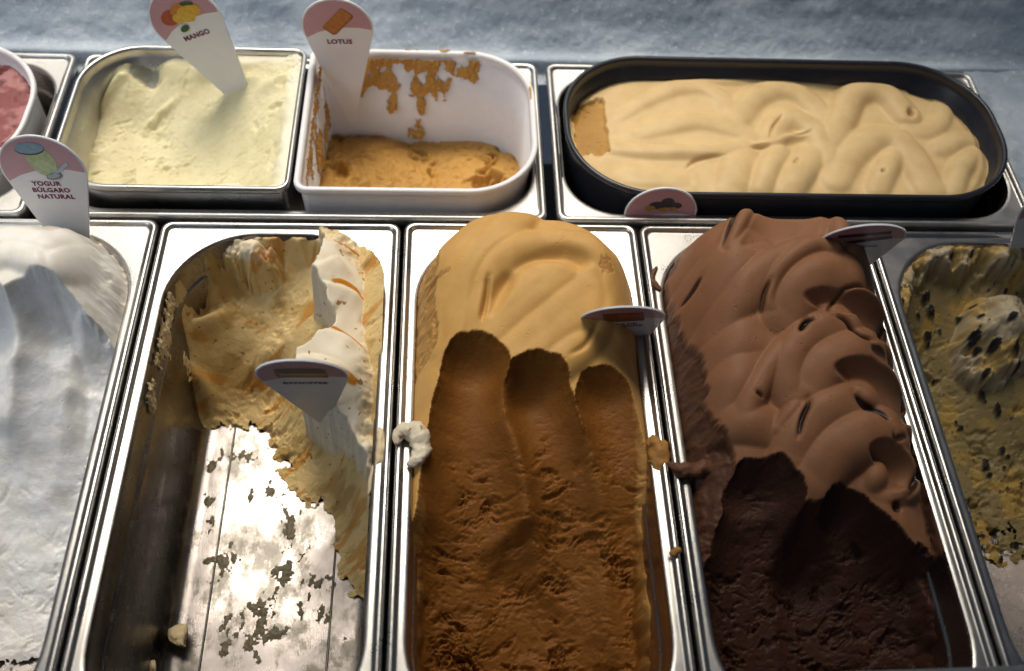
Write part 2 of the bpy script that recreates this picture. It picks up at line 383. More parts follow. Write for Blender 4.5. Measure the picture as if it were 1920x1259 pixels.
# ------------------------------------------------------------------ ice cream heightfield tools
class Field:
    def __init__(s, x0, x1, y0, y1, step, base):
        s.X, s.Y = mgrid(x0, x1, y0, y1, step); s.base = base
        s.Z = base(s.X, s.Y); s.inner = np.zeros(s.X.shape); s.acc = np.zeros(s.X.shape); s.tint = np.zeros(s.X.shape)
        s.keep = np.ones(s.X.shape, bool)
    def line(s, pts, tf=None):
        pts = [tf(*q) for q in pts] if tf else pts
        return spline([on(q[0], q[1], s.base, 10) for q in pts], 5)
    def fold(s, pts, amp, width, side=1, tf=None, edge=2.2, dip=.25, taper=.26, hold=(1, 1)):
        """an overlapping layer: surface raised on one side of the line, falling away over width"""
        L = s.line(pts, tf); mrg = width * 4.5
        x0, y0 = L.min(0) - mrg; x1, y1 = L.max(0) + mrg
        sel = (s.X > x0) & (s.X < x1) & (s.Y > y0) & (s.Y < y1)
        if not sel.any(): return
        d, sg, t = pdist(s.X[sel], s.Y[sel], L); d = d * sg * side
        tp = np.minimum(sst(0, taper, t) if hold[0] else 1, sst(0, taper, 1 - t) if hold[1] else 1)
        dp = np.maximum(d, 0); dn = np.maximum(-d, 0)
        hi = (1 - np.exp(-dp / edge)) * np.exp(-(dp / (width * 1.25)) ** 1.6)
        lo = -dip * (dn < 1e8) * np.exp(-dn / (edge * 2.0)) * (1 - np.exp(-dn / .5))
        s.Z[sel] += amp * tp * np.where(d >= 0, hi - 0.0, lo)
        # the crease itself: a narrow cut
        s.Z[sel] -= amp * tp * .22 * np.exp(-(d / 1.3) ** 2)
    def ribbon(s, pts, w, Hh, tf=None, off=0.0, k=1.2, skew=0.0):
        """a rounded rope of ice cream laid along the line; neighbours meet in creases"""
        L = s.line(pts, tf)
        x0, y0 = L.min(0) - w - 1; x1, y1 = L.max(0) + w + 1
        sel = (s.X > x0) & (s.X < x1) & (s.Y > y0) & (s.Y < y1)
        d, sg, t = pdist(s.X[sel], s.Y[sel], L)
        q = np.clip(d / w, 0, 1)
        z = s.base(s.X[sel], s.Y[sel]) + off - 2.5 + Hh * (1 - q ** 2.3) ** .62 * (.72 + .28 * np.sin(np.pi * np.clip(t, 0, 1))) + skew * sg * d / w
        z = np.where(q >= 1, -999, z); a = s.Z[sel]
        s.Z[sel] = np.where(q >= 1, a, .5 * (a + z + np.sqrt((a - z) ** 2 + k * k)) - .5 * k * np.exp(-np.abs(a - z)))
    def curl(s, cx, cy, rx, ry, tx, ty, tf, Hh=11, deep=7):
        """the rolled end of a rope: a ring with a hollow and an inner tongue"""
        c0 = np.array(on(*tf(cx, cy), s.base, 10)); ex = np.array(on(*tf(cx + rx, cy), s.base, 10)); ey = np.array(on(*tf(cx, cy - ry), s.base, 10))
        ax, ay = np.linalg.norm(ex - c0), np.linalg.norm(ey - c0)
        r = np.hypot((s.X - c0[0]) / ax, (s.Y - c0[1]) / ay); sel = r < 1.25
        b = s.base(s.X[sel], s.Y[sel]); rr = r[sel]; a = s.Z[sel]
        ang = np.arctan2((s.Y[sel] - c0[1]) / ay, (s.X[sel] - c0[0]) / ax); op = sst(-.2, .9, np.cos(ang - math.radians(-140)))   # the roll opens towards its rope
        ring = b - 2 + Hh * (1 - .75 * op) * np.clip(1 - ((rr - .82) / .30) ** 2, 0, 1) ** .6
        a = np.where(np.abs(rr - .82) < .30, np.maximum(a, ring), a)
        hol = b - deep * (1 - .8 * op) + (Hh + deep) * np.clip(rr / .86, 0, 1) ** 3.0 + 14 * op
        a = np.where(rr < .82, np.minimum(a, hol), a)
        t0 = np.array(on(*tf(tx, ty), s.base, 10)); u = s.X[sel] - t0[0]; v = s.Y[sel] - t0[1]
        q = np.hypot((u * .8 - v * .6) / (ax * .36), (u * .6 + v * .8) / (ay * .72))
        tz = b - 5 + 11 * np.clip(1 - q ** 2.2, 0, 1) ** .7 - .25 * (u * .6 + v * .8); a = np.where(q < 1, .5 * (a + tz + np.sqrt((a - tz) ** 2 + 2.0)), a)
        s.Z[sel] = a
    def slit(s, pts, depth, w, tf=None, sauce=0.0):
        L = s.line(pts, tf); d, sg, t = pdist(s.X, s.Y, L)
        tp = np.sin(np.pi * np.clip(t, .02, .98)) ** .5
        k = np.exp(-(d / w) ** 2) * tp
        s.Z -= depth * k
        if sauce: s.acc = np.maximum(s.acc, sauce * sst(.25, .6, k))
    def hollow(s, poly, depth, soft, tf=None):
        P = [on(*(tf(*q) if tf else q), s.base, 10) for q in poly]
        P = spline(P + P[:1], 6)[:-1]
        sd = poly_sd(s.X, s.Y, P); k = np.clip(sd / soft, 0, 1)
        s.Z -= depth * (1 - (1 - k) ** 2.2)
    def bump(s, px, py, rx, ry, ang, amp, tf=None, p=2.0):
        c = on(*(tf(px, py) if tf else (px, py)), s.base, 10)
        a = math.radians(ang); u = (s.X - c[0]) * math.cos(a) + (s.Y - c[1]) * math.sin(a); v = -(s.X - c[0]) * math.sin(a) + (s.Y - c[1]) * math.cos(a)
        r = np.hypot(u / rx, v / ry)
        s.Z += amp * np.exp(-r ** p)
    def groove(s, axis, hw, bowl, expo=2.0, inner=1.0, rag=0.0, seed=5):
        """carve by a scoop pulled along axis [(px,py,z)], half widths hw per point"""
        bw = bowl if isinstance(bowl, (tuple, list)) else [bowl] * len(axis)
        P = np.array([(*un(a, b, z), z, w, q) for (a, b, z), w, q in zip(axis, hw, bw)])
        L = spline(P, 10); d, sg, t = pdist(s.X, s.Y, L)
        cum = np.concatenate([[0], np.cumsum(np.linalg.norm(np.diff(L[:, :2], axis=0), axis=1))]); cum /= cum[-1]
        za = np.interp(t, cum, L[:, 2]); w = np.interp(t, cum, L[:, 3])
        if rag: d = d + rag * (fbm(s.X * .10, s.Y * .10, seed, 4) + .12 * fbm(s.X * .45, s.Y * .45, seed + 2, 2))
        d = np.maximum(d, 0); zc = za + np.interp(t, cum, L[:, 4]) * (d / w) ** expo
        zc = np.where(d > w * 2.4, 1e6, zc)
        cut = zc < s.Z
        s.inner = np.where(cut, np.maximum(s.inner, inner), s.inner)
        s.Z = np.minimum(s.Z, zc)
        return cut, d, t
    def mesh(s, name, mat, parent=None, zmin=None):
        me = grid_mesh(name, s.X, s.Y, s.Z, s.keep, (s.inner, s.acc, s.tint))
        return link(name, me, mat, parent)
def crop(ox, oy, sc):
    return lambda x, y: (ox + x / sc, oy + y / sc)
def chatter(F, sel, amp, sx, sy, seed, pit=.15):
    n = fbm(F.X * sx, F.Y * sy, seed, 4, .6)
    pits = -np.maximum(n - pit, 0) * 2.2 + .35 * n
    F.Z += sel * amp * pits

G_ICE = 'ice creams on display'
def tears(F, sel, amp, scale, stretch, seed, ang=0.0, thr=.12):
    """torn, pitted relief left by the scoop: warped noise stretched across the pull"""
    a = math.radians(ang); U = F.X * math.cos(a) + F.Y * math.sin(a); V = -F.X * math.sin(a) + F.Y * math.cos(a)
    wx = 6 * fbm(U * .03, V * .03, seed + 5, 3); wy = 6 * fbm(U * .03, V * .03, seed + 8, 3)
    n = fbm((U + wx) * scale, (V + wy) * scale * stretch, seed, 5, .58)
    patch = sst(-.25, .45, fbm(U * .022, V * .022, seed + 3, 3))
    gy, gx = np.gradient(F.Z, F.Y[1, 0] - F.Y[0, 0], F.X[0, 1] - F.X[0, 0])
    att = 1 / (1 + (gx * gx + gy * gy) / .8)
    F.Z += sel * att * amp * (.3 + .9 * patch) * (-np.maximum(n - thr, 0) * 1.9 + .28 * n + .5 * np.maximum(-n - .35, 0))
# ---- caramel pan
def caramel():
    x0, x1 = 168 + 11, 336 - 11
    def base(X, Y):
        sd = rr_sd(X, Y, x0 - 1, x1 + 1, -352, -10, 57)
        A = 51 - 20 * sst(-45, -135, Y) - 12 * sst(-130, -230, Y)
        e = 1 - (1 - np.clip(sd / 36, 0, 1)) ** 2.6
        return -9 + A * e - 6 * sst(-120, -330, Y)
    F = Field(x0 - 1, x1 + 1, -352, -10, .62, base)
    c = crop(720, 380, 3.0)
    for pts, w, h in (([(300, 760), (330, 560), (400, 360), (520, 200), (700, 100)], 18, 7), ([(430, 800), (420, 640), (450, 470), (530, 300), (660, 180), (860, 110), (1060, 130)], 17, 10), ([(1040, 130), (1240, 220), (1340, 360), (1370, 520), (1340, 700)], 17, 7),
        ([(520, 760), (545, 600), (590, 430), (690, 320), (830, 262), (990, 245), (1140, 270), (1235, 350), (1275, 470), (1250, 600), (1160, 720)], 12.5, 12), ([(560, 790), (690, 660), (820, 560), (960, 470), (1100, 420)], 22, 13), ([(700, 900), (850, 800), (1000, 690), (1120, 560), (1150, 460)], 23, 15), ([(880, 960), (1040, 850), (1150, 720)], 15, 14)):
        F.ribbon(pts, w, h, c, k=4.0)
    F.hollow([(690, 420), (800, 335), (950, 288), (1090, 305), (1160, 380), (1090, 430), (980, 395), (840, 375)], 8, 16, c)
    F.hollow([(575, 660), (600, 520), (670, 430), (735, 440), (720, 540), (650, 640), (600, 690)], 7, 9, c)
    F.Z = blur(F.Z, 2.4)
    F.slit([(585, 460), (575, 560), (548, 690)], 6, 1.7, c)
    F.slit([(1190, 730), (1120, 850), (1040, 905)], 2.5, 1.6, c)
    lf = F.line([(225, 200), (310, 250), (300, 420), (285, 560), (300, 800), (180, 1010)], c)
    d, sg, t = pdist(F.X, F.Y, lf); left = np.where(sg < 0, d, -d) + 1.6 * fbm(F.X * .12, F.Y * .12, 4, 4)
    left = np.where((F.X < 240) & (F.Y > -150), left, -9)
    lm = sst(-.3, .5, left)
    F.Z -= lm * (2.0 + 4.0 * np.abs(fbm(F.X * .10, F.Y * .10, 8, 4)))
    F.inner = np.maximum(F.inner, lm * .4)
    for px, py, rx, ry in ((1133, 513, 4.6, 5.6), (1010, 403, 7, 2.5), (1090, 420, 12, 2.2), (1180, 512, 4, 7), (828, 522, 5, 2)):
        q = on(px, py, base, 20); r = np.hypot((F.X - q[0]) / rx, (F.Y - q[1]) / ry) + .5 * fbm(F.X * .3, F.Y * .3, 2, 3)
        k = sst(1.05, .85, r); F.inner = np.maximum(F.inner, .45 * k); F.Z -= k * (.5 + .8 * np.abs(fbm(F.X * .6, F.Y * .6, 2, 2)))
    top = F.Z.copy()
    BW = (30, 23, 17, 16, 14, 12)
    F.groove([(880, 735, 0), (874, 815, -11), (880, 900, -24), (890, 1010, -42), (880, 1130, -60), (870, 1300, -78)], (25, 26, 26, 27, 29, 33), BW, 2.4, rag=.9)
    F.groove([(1000, 785, -6), (1022, 850, -13), (1045, 920, -24), (1060, 1010, -41), (1060, 1130, -60), (1050, 1310, -79)], (24, 23, 23, 24, 26, 30), BW, 2.4, rag=.9)
    F.groove([(1142, 785, -4), (1158, 845, -11), (1168, 920, -21), (1180, 1010, -38), (1190, 1130, -56), (1200, 1310, -75)], (27, 26, 25, 25, 27, 31), BW, 2.4, rag=.9)
    F.groove([(945, 1130, -66), (970, 1210, -78), (980, 1310, -88)], (20, 36, 56), 11, 2.2, rag=2.5)
    bl = sst(3, 10, top - F.Z) * (F.inner > .5); F.Z = F.Z * (1 - bl) + blur(F.Z, 3.5) * bl
    cut = F.inner > .9
    lip = np.exp(-np.abs(top - F.Z) / 1.2) * cut
    fr = sst(-135, -225, F.Y)
    tears(F, cut * (.14 + .6 * fr), 1.9, .16, 2.6, 31)
    tears(F, cut * fr, 5.5, .05, 2.2, 37, thr=.0)
    tears(F, cut * sst(-190, -260, F.Y), 6.0, .03, 1.2, 39, 30, thr=.0)
    tears(F, np.where(cut, 0, sst(-.2, .5, left)), 1.6, .2, 1.2, 12)
    F.Z += lip * .9 * fbm(F.X * .5, F.Y * .5, 77, 3)
    sdw = rr_sd(F.X, F.Y, x0, x1, -352, -10, 57)
    wall = sst(10, 3, sdw + 3.0 * fbm(F.X * .05, F.Y * .05, 15, 3)) * sst(-95, -130, F.Y) * np.where(F.X > 250, 1, .75)
    bank = -16 - .13 * (-F.Y - 100) + 6 * fbm(F.X * .09, F.Y * .05, 16, 5)
    F.Z = np.where(wall > 0, np.maximum(F.Z, F.Z * (1 - wall) + bank * wall), F.Z)
    F.inner = np.where(wall > .25, F.inner * (1 - .5 * wall), F.inner)
    F.keep = sdw > -1.2
    mt = ice_mat('caramel_ice_cream', (.62, .355, .11), (.235, .088, .014), (.10, .03, .006), .52, .55, sss=.10, sss_rad=(3, 1.6, .6), grain=.4)
    o = F.mesh('ice_cream', mt); tag(o, 'caramel brown ice cream with smooth swirled mound and three long scoop grooves', 'ice cream', G_ICE)
    return F
FC = caramel()

# ---- chocolate pan
def chocolate():
    x0, x1 = 336 + 11, 504 - 11
    def base(X, Y):
        sd = rr_sd(X, Y, x0 - 1, x1 + 1, -352, -10, 57)
        A = 67 - 25 * sst(-50, -150, Y) - 20 * sst(-130, -260, Y)
        e = 1 - (1 - np.clip(sd / 42, 0, 1)) ** 2.5
        return -10 + A * e - 10 * sst(-120, -330, Y)
    F = Field(x0 - 1, x1 + 1, -352, -10, .62, base)
    c = crop(1190, 380, 2.738); c2 = crop(1230, 800, 2.7435)
    c3 = crop(1162, 356, 2.163)
    for pts, w, h in (([(230, 560), (330, 430), (430, 330), (540, 270)], 22, 10), ([(560, 62), (700, 72), (810, 130), (910, 240)], 8, 6), ([(430, 280), (450, 190), (520, 108), (620, 84), (730, 105), (820, 170), (870, 250)], 7.5, 10),
        ([(370, 610), (450, 490), (560, 375), (680, 290), (780, 250)], 15, 13), ([(655, 545), (590, 475), (615, 380), (690, 300), (780, 250), (860, 260)], 8, 15), ([(650, 525), (715, 440), (800, 380), (900, 360)], 18, 17),
        ([(300, 790), (370, 700), (470, 625), (590, 610)], 19, 11), ([(350, 900), (420, 800), (520, 690)], 17, 12), ([(490, 925), (560, 800), (640, 680), (715, 580)], 9.5, 14), ([(705, 850), (668, 760), (705, 660), (790, 600), (910, 565)], 14, 17),
        ([(750, 830), (800, 750), (890, 690), (1010, 660)], 17, 19), ([(370, 955), (480, 945), (610, 965)], 14, 10), ([(640, 985), (700, 905), (745, 868)], 7, 13), ([(695, 1110), (735, 1000), (820, 920), (950, 880)], 16, 17),
        ([(765, 1185), (850, 1085), (960, 1020), (1100, 1000)], 18, 19), ([(1085, 470), (1120, 700), (1150, 900), (1200, 1100)], 9, 6)):
        F.ribbon(pts, w, h, c3)
    F.curl(945, 530, 108, 112, 895, 530, c3); F.curl(1030, 835, 108, 128, 985, 845, c3); F.curl(1085, 1150, 105, 115, 1040, 1160, c3)
    F.hollow([(480, 250), (510, 180), (600, 120), (730, 130), (800, 200), (740, 230), (600, 265)], 5, 14, c3)
    F.Z += 1.2 * fbm(F.X * .02, F.Y * .02, 5, 3)
    F.Z = blur(F.Z, 1.1)
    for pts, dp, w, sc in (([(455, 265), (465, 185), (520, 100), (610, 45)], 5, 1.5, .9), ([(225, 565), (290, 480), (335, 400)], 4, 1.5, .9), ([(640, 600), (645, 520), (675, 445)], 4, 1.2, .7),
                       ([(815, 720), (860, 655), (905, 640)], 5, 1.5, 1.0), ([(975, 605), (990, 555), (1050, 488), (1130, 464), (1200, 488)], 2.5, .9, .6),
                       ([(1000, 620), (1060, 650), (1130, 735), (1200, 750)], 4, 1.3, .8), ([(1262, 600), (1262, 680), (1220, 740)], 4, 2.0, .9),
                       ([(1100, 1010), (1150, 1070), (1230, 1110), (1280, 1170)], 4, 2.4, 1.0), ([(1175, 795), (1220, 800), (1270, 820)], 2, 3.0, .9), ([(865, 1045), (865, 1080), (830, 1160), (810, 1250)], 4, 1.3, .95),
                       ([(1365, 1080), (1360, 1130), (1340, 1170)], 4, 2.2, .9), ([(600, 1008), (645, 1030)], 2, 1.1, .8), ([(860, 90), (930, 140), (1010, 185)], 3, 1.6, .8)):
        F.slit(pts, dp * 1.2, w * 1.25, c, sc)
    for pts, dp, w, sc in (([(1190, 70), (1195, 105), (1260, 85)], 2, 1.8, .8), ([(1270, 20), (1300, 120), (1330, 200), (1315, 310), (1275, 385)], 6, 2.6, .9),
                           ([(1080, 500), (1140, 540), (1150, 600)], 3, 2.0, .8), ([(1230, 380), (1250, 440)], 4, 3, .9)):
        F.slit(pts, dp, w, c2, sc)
    # broken left flank
    lf = F.line([(330, 60), (240, 170), (215, 330), (160, 420), (215, 640), (280, 760), (340, 830), (360, 960), (350, 1060), (450, 1180), (520, 1330), (470, 1560)], c)
    d, sg, t = pdist(F.X, F.Y, lf); left = np.where(sg < 0, d, -d) + 2.2 * fbm(F.X * .10, F.Y * .10, 4, 4)
    left = np.where((F.X < 440) & (F.Y > -290), left, -9)
    lm = sst(-.4, .6, left)
    F.Z -= lm * (4.0 + 4.0 * np.abs(fbm(F.X * .06, F.Y * .06, 8, 3)))
    F.inner = np.maximum(F.inner, lm * .8)
    # right border, a thin broken edge by the wall
    sdw = rr_sd(F.X, F.Y, x0, x1, -352, -10, 57)
    rm = sst(7, 3, sdw + 2.0 * fbm(F.X * .08, F.Y * .08, 14, 4)) * (F.X > 430)
    F.inner = np.maximum(F.inner, rm * .6); F.Z -= rm * 3 * np.abs(fbm(F.X * .1, F.Y * .1, 18, 4))
    top = F.Z.copy()
    BW = (34, 26, 18, 14)
    F.groove([(1402, 975, -12), (1398, 1060, -32), (1400, 1170, -50), (1410, 1320, -70)], (28, 31, 34, 38), BW, 2.6, rag=1.4, seed=41)
    F.groove([(1566, 1010, -18), (1592, 1080, -34), (1612, 1170, -52), (1630, 1320, -72)], (19, 23, 29, 38), BW, 2.6, rag=1.0, seed=43)
    F.groove([(1712, 1150, -42), (1735, 1230, -56), (1750, 1350, -68)], (24, 32, 40), (26, 20, 16), 2.6, rag=3, seed=47)
    F.groove([(1500, 1150, -54), (1540, 1330, -74)], (26, 46), 18, 2.6, rag=2, seed=49)
    bl = sst(3, 10, top - F.Z) * (F.inner > .5); F.Z = F.Z * (1 - bl) + blur(F.Z, 3.5) * bl
    cut = F.inner > .9
    fr = sst(-170, -250, F.Y)
    tears(F, cut * (.4 + .5 * fr), 2.0, .17, 1.8, 61, -12)
    tears(F, cut * (.12 + .8 * fr), 6.5, .05, 1.7, 67, 10, thr=.0)
    tears(F, np.where(cut, 0, np.maximum(lm, rm)), 4.0, .09, 1.2, 12, thr=.0)
    F.Z += np.exp(-np.abs(top - F.Z) / 2) * cut * .9 * fbm(F.X * .2, F.Y * .2, 78, 4)
    wall = sst(15, 4, sdw + 4.0 * fbm(F.X * .05, F.Y * .05, 15, 3)) * sst(-150, -200, F.Y) * (F.X > 420)
    bank = -10 - .17 * (-F.Y - 150) + 6 * fbm(F.X * .07, F.Y * .05, 16, 4)
    F.Z = np.where(wall > 0, np.maximum(F.Z, F.Z * (1 - wall) + bank * wall), F.Z)
    F.keep = sdw > -1.2
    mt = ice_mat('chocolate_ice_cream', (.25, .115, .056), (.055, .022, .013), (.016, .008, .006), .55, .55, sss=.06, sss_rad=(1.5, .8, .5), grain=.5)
    o = F.mesh('ice_cream', mt); tag(o, 'milk chocolate ice cream piled in curling folds, scooped dark at one end', 'ice cream', G_ICE)
chocolate()

# ---- yogurt pan
def yogurt():
    x0, x1 = -168 + 11, -11
    def base(X, Y):
        sd = rr_sd(X, Y, x0 - 1, x1 + 1, -352, -10, 57)
        A = 55 - 6 * sst(-60, -150, Y) - 14 * sst(-110, -240, Y)
        e = 1 - (1 - np.clip((sd - 4) / 40, 0, 1)) ** 2.2
        return -14 + A * e - 30 * sst(-100, -260, Y)
    F = Field(x0 + 40, x1 + 1, -352, -10, .66, base)
    c = crop(0, 360, 4.8)
    for pts, w, h in (([(-60, 330), (150, 300), (330, 320), (520, 370), (700, 420)], 13, 8), ([(-60, 470), (150, 440), (350, 470), (550, 500), (720, 470), (860, 430)], 14, 10), ([(-60, 590), (150, 570), (330, 630), (480, 680), (610, 660), (740, 580), (860, 530), (960, 580)], 11, 11),
        ([(940, 540), (1050, 680), (1115, 860), (1130, 1040)], 10, 9)):
        F.ribbon(pts, w, h, c, k=2.5)
    F.Z = blur(F.Z, 1.8)
    for px, py, r_, a in ((500, 270, 8, 5), (600, 320, 6, 4), (900, 460, 7, 3), (1000, 500, 7, 3), (1100, 520, 6, 3)):
        F.bump(px, py, r_, r_, 0, a, c)
    sdw = rr_sd(F.X, F.Y, x0, x1, -352, -10, 57)
    rim_m = sst(22, 8, sdw) * sst(-120, -60, F.Y)
    F.Z += rim_m * 3.2 * fbm(F.X * .1, F.Y * .1, 71, 4)
    top = F.Z.copy()
    F.groove([(118, 690, -12), (112, 755, -26), (108, 840, -46), (90, 950, -72), (70, 1100, -100), (50, 1300, -122)], (29, 34, 38, 46, 60, 74), (30, 26, 22, 20, 18, 16), 2.6, rag=.8, seed=81)
    F.groove([(-10, 680, -14), (-25, 745, -30), (-40, 820, -50), (-40, 950, -78), (-40, 1200, -116)], (22, 30, 36, 48, 60), (28, 22, 18, 16, 16), 2.3, rag=1.0, seed=83)
    F.groove([(205, 760, -34), (175, 900, -62), (150, 1040, -92), (120, 1300, -122)], (24, 30, 40, 60), 16, 2.2, rag=2.5, seed=84)
    bl = sst(5, 16, top - F.Z); F.Z = F.Z * (1 - bl) + blur(F.Z, 3.0) * bl
    cut = F.inner > .9
    F.Z += cut * (2.2 * fbm(F.X * .018, F.Y * .03, 89, 3) + .6 * fbm(F.X * .08, F.Y * .05, 90, 3))
    F.slit([(90, 490), (100, 560), (108, 630), (112, 690), (95, 745)], 2.2, 2.6)
    F.slit([(135, 680), (165, 720), (188, 780), (180, 830)], 2.5, 2.0)
    fr = sst(-190, -270, F.Y)
    rough = sst(-.1, .4, fbm(F.X * .02, F.Y * .02, 91, 3))
    tears(F, cut * (.18 + .8 * fr + .5 * rough), 2.2, .10, 1.6, 85, -20)
    tears(F, cut * (.25 + .5 * rough), 3.0, .045, 1.6, 86, 35, thr=.1)
    tears(F, cut * (.15 + fr), 4, .035, 1.3, 87, 15, thr=.02)
    F.keep = (sdw > -1.2) & (F.Z + 4 * fbm(F.X * .06, F.Y * .06, 93, 4) > -117.5)
    F.tint = sst(.15, .5, fbm(F.X * .03, F.Y * .03, 95, 3)) * sst(-60, -20, F.Y)
    mt = ice_mat('yogurt_ice_cream', (.86, .83, .77), (.88, .88, .87), (.5, .25, .08), .4, .45, sss=.35, sss_rad=(4, 3.4, 2.6), tint=(.72, .62, .46), grain_in=.4)
    o = F.mesh('ice_cream', mt); tag(o, 'white yogurt ice cream with a wavy crest above a scooped slope', 'ice cream', G_ICE)
yogurt()

# ---- banana toffee pan
def smear(name, org, U, V, nx, ny, step, field, thick, mat, parent=None, masks=None):
    """thin layer stuck to a flat face: org + a*U + b*V (mm), lifted along U x V by the field"""
    U = np.array(U, float); V = np.array(V, float); U /= np.linalg.norm(U); V /= np.linalg.norm(V); Nn = np.cross(U, V)
    A, B = np.meshgrid(np.arange(0, nx, step), np.arange(0, ny, step))
    P = [org[i] + A * U[i] + B * V[i] for i in range(3)]
    f = field(P[0], P[1], P[2])
    h = thick * np.sqrt(np.clip(f, 0, 1.5)) * (1 + .5 * fbm(A * .35, B * .35, 6, 3)) - .05
    P = [P[i] + h * Nn[i] for i in range(3)]
    z = np.zeros(A.shape)
    me = grid_mesh(name, P[0], P[1], P[2], f > -.02, masks or (z + .6, z, z))
    return link(name, me, mat, parent)
def blobs(pts, conv, sc=1.0, nz=.55, fq=.16, seed=3):
    """field from seen blobs (px, py, rx, ry) in photo pixels; conv maps a pixel to face coordinates (2 of xyz)"""
    Q = []
    for px, py, rx, ry in pts:
        c = np.array(conv(px, py)); a = np.array(conv(px + rx, py)); b = np.array(conv(px, py + ry))
        Q.append((c, np.linalg.norm(a - c), np.linalg.norm(b - c)))
    def f(P, Qv):
        n = fbm(P * fq, Qv * fq * .6, seed, 5, .65); o = np.full(P.shape, -9.0)
        for c, ra, rb in Q: o = np.maximum(o, 1 - np.hypot((P - c[0]) / (ra * sc), (Qv - c[1]) / (rb * sc)))
        return np.where(o > -1.2, o + nz * n, -9)
    return f
BAN = ice_mat('banana_toffee_ice_cream', (.80, .71, .55), (.70, .51, .23), (.52, .20, .015), .42, .5, sss=.16, sss_rad=(4, 2.6, 1.2), speck=(.33, .15, .035), speck_amt=.66, tint=(.47, .30, .10))
def banoffee():
    bowl = rbf(ctl([(335, 470, -12), (400, 440, -14), (470, 436, -14), (560, 432, -12), (450, 475, -23), (510, 480, -26), (565, 475, -24), (390, 530, -38), (480, 545, -46), (560, 560, -46), (570, 700, -66),
        (348, 560, -34), (375, 630, -58), (480, 640, -70), (560, 640, -62), (362, 710, -80), (420, 720, -96), (520, 720, -96), (600, 770, -68), (375, 790, -112), (450, 800, -117), (520, 830, -114),
        (600, 860, -98), (665, 850, -58), (560, 935, -118), (640, 950, -108), (690, 920, -66), (640, 1055, -116), (682, 1060, -104), (690, 1130, -114),
        (450, 950, -126), (400, 1100, -128), (550, 1100, -127), (600, 1200, -127), (350, 1260, -127), (670, 1260, -124), (350, 950, -125), (500, 1280, -128), (440, 880, -124), (540, 1010, -123)]))
    F = Field(10, 158, -352, -10, .62, bowl)
    X, Y = F.X, F.Y
    tears(F, 1.0, 7.0, .04, 1.4, 101, 25, thr=.02)
    tears(F, 1.0, 1.3, .14, 1.4, 103, 25, thr=.05)
    F.inner[:] = 1.0
    # dug pockets and pulled ridges in the bowl
    for px, py, z, rx, ry, ang, a in ((415, 515, -45, 9, 4, 10, -7), (370, 580, -55, 9, 13, 20, -11), (395, 625, -66, 16, 5, 35, 7), (420, 560, -55, 18, 4, 30, 6), (545, 520, -45, 20, 5, 60, 5), (500, 690, -90, 24, 8, 30, 5), (380, 720, -85, 7, 7, 0, 7)):
        x, y = un(px, py, z); q = math.radians(ang); u = (X - x) * math.cos(q) + (Y - y) * math.sin(q); v = -(X - x) * math.sin(q) + (Y - y) * math.cos(q)
        F.Z += a * 1.6 * np.exp(-((u / rx) ** 2 + (v / ry) ** 2))
    UU = X * .87 + Y * .5; VV = -X * .5 + Y * .87
    streak = sst(.34, .55, fbm(UU * .022, VV * .10, 137, 4)) * .6
    # the standing white bank along the right side
    plat = rbf(ctl([(600, 420, 8), (650, 440, 8), (630, 480, 10), (690, 480, -4), (640, 530, 7), (700, 560, -8), (620, 590, 4), (690, 640, -10), (610, 640, 5), (560, 665, 4), (650, 690, 1), (540, 720, -4), (620, 740, -9), (680, 740, -14), (650, 800, -28), (690, 850, -36), (695, 950, -62), (698, 1050, -90), (720, 500, -10), (724, 700, -16)]))
    cr = crop(230, 380, 3.0)
    ed = [(1050, 80), (1090, 190), (1020, 340), (1075, 440), (1110, 520), (1150, 640), (1080, 700), (960, 790), (930, 880), (960, 960), (1060, 1060), (1150, 1160), (1230, 1260), (1300, 1380), (1350, 1500), (1370, 1700), (1385, 1950), (1400, 2000)]
    E = spline([on(*cr(*q), plat, 0) for q in ed], 5)
    P = np.vstack([E, [[175, E[-1, 1]], [175, 5], [E[0, 0], 5]]])
    sd = poly_sd(X, Y, P) + 1.6 * fbm(X * .11, Y * .11, 107, 4)
    PZ = plat(X, Y)
    G = Field.__new__(Field); G.X, G.Y, G.base, G.Z = X, Y, plat, PZ; G.acc = np.zeros(X.shape)
    for pts, a in (([(1020, 345), (1110, 330), (1210, 300), (1310, 420)], 5), ([(1075, 440), (1160, 450), (1300, 490), (1400, 570)], 6), ([(1150, 640), (1110, 690), (1260, 740), (1370, 830)], 6), ([(900, 880), (1050, 850), (1230, 900), (1320, 980)], 5)):
        G.fold(pts, a, 9, -1, cr, edge=2.5, hold=(0, 1))
    G.Z = blur(G.Z, 1.6)
    for pts, w in (([(1160, 440), (1230, 440), (1300, 480), (1350, 540), (1400, 570)], 1.9), ([(1100, 688), (1170, 692), (1260, 740), (1320, 785), (1370, 830)], 1.3), ([(1235, 970), (1280, 990), (1320, 1020)], 3.0), ([(1170, 200), (1250, 225), (1310, 275), (1400, 330)], 1.1)):
        G.slit(pts, -.5, w, cr, 1.0)
    sdw = rr_sd(X, Y, 10, 158, -352, -10, 57)
    edge = sst(17, 6, sdw + 4 * fbm(X * .07, Y * .07, 111, 3)) * (X > 100)
    G.Z += edge * (2.5 * fbm(X * .12, Y * .12, 113, 4) - 4)
    k = sst(0, 5.5, sd)
    hi = (G.Z > F.Z)
    F.Z = np.where(hi, F.Z * (1 - k) + G.Z * k, F.Z)
    on_p = sst(-.2, 1.2, sd) * hi
    F.inner = F.inner * (1 - on_p * (1 - .55 * edge)) ; F.acc = np.maximum(G.acc * sst(2, 4, sd) * hi, streak * F.inner)
    # thin crest at the back rim
    br = sst(9, 2, sdw + 3 * fbm(X * .06, Y * .06, 117, 4)) * sst(-75, -45, Y) * (X < 120)
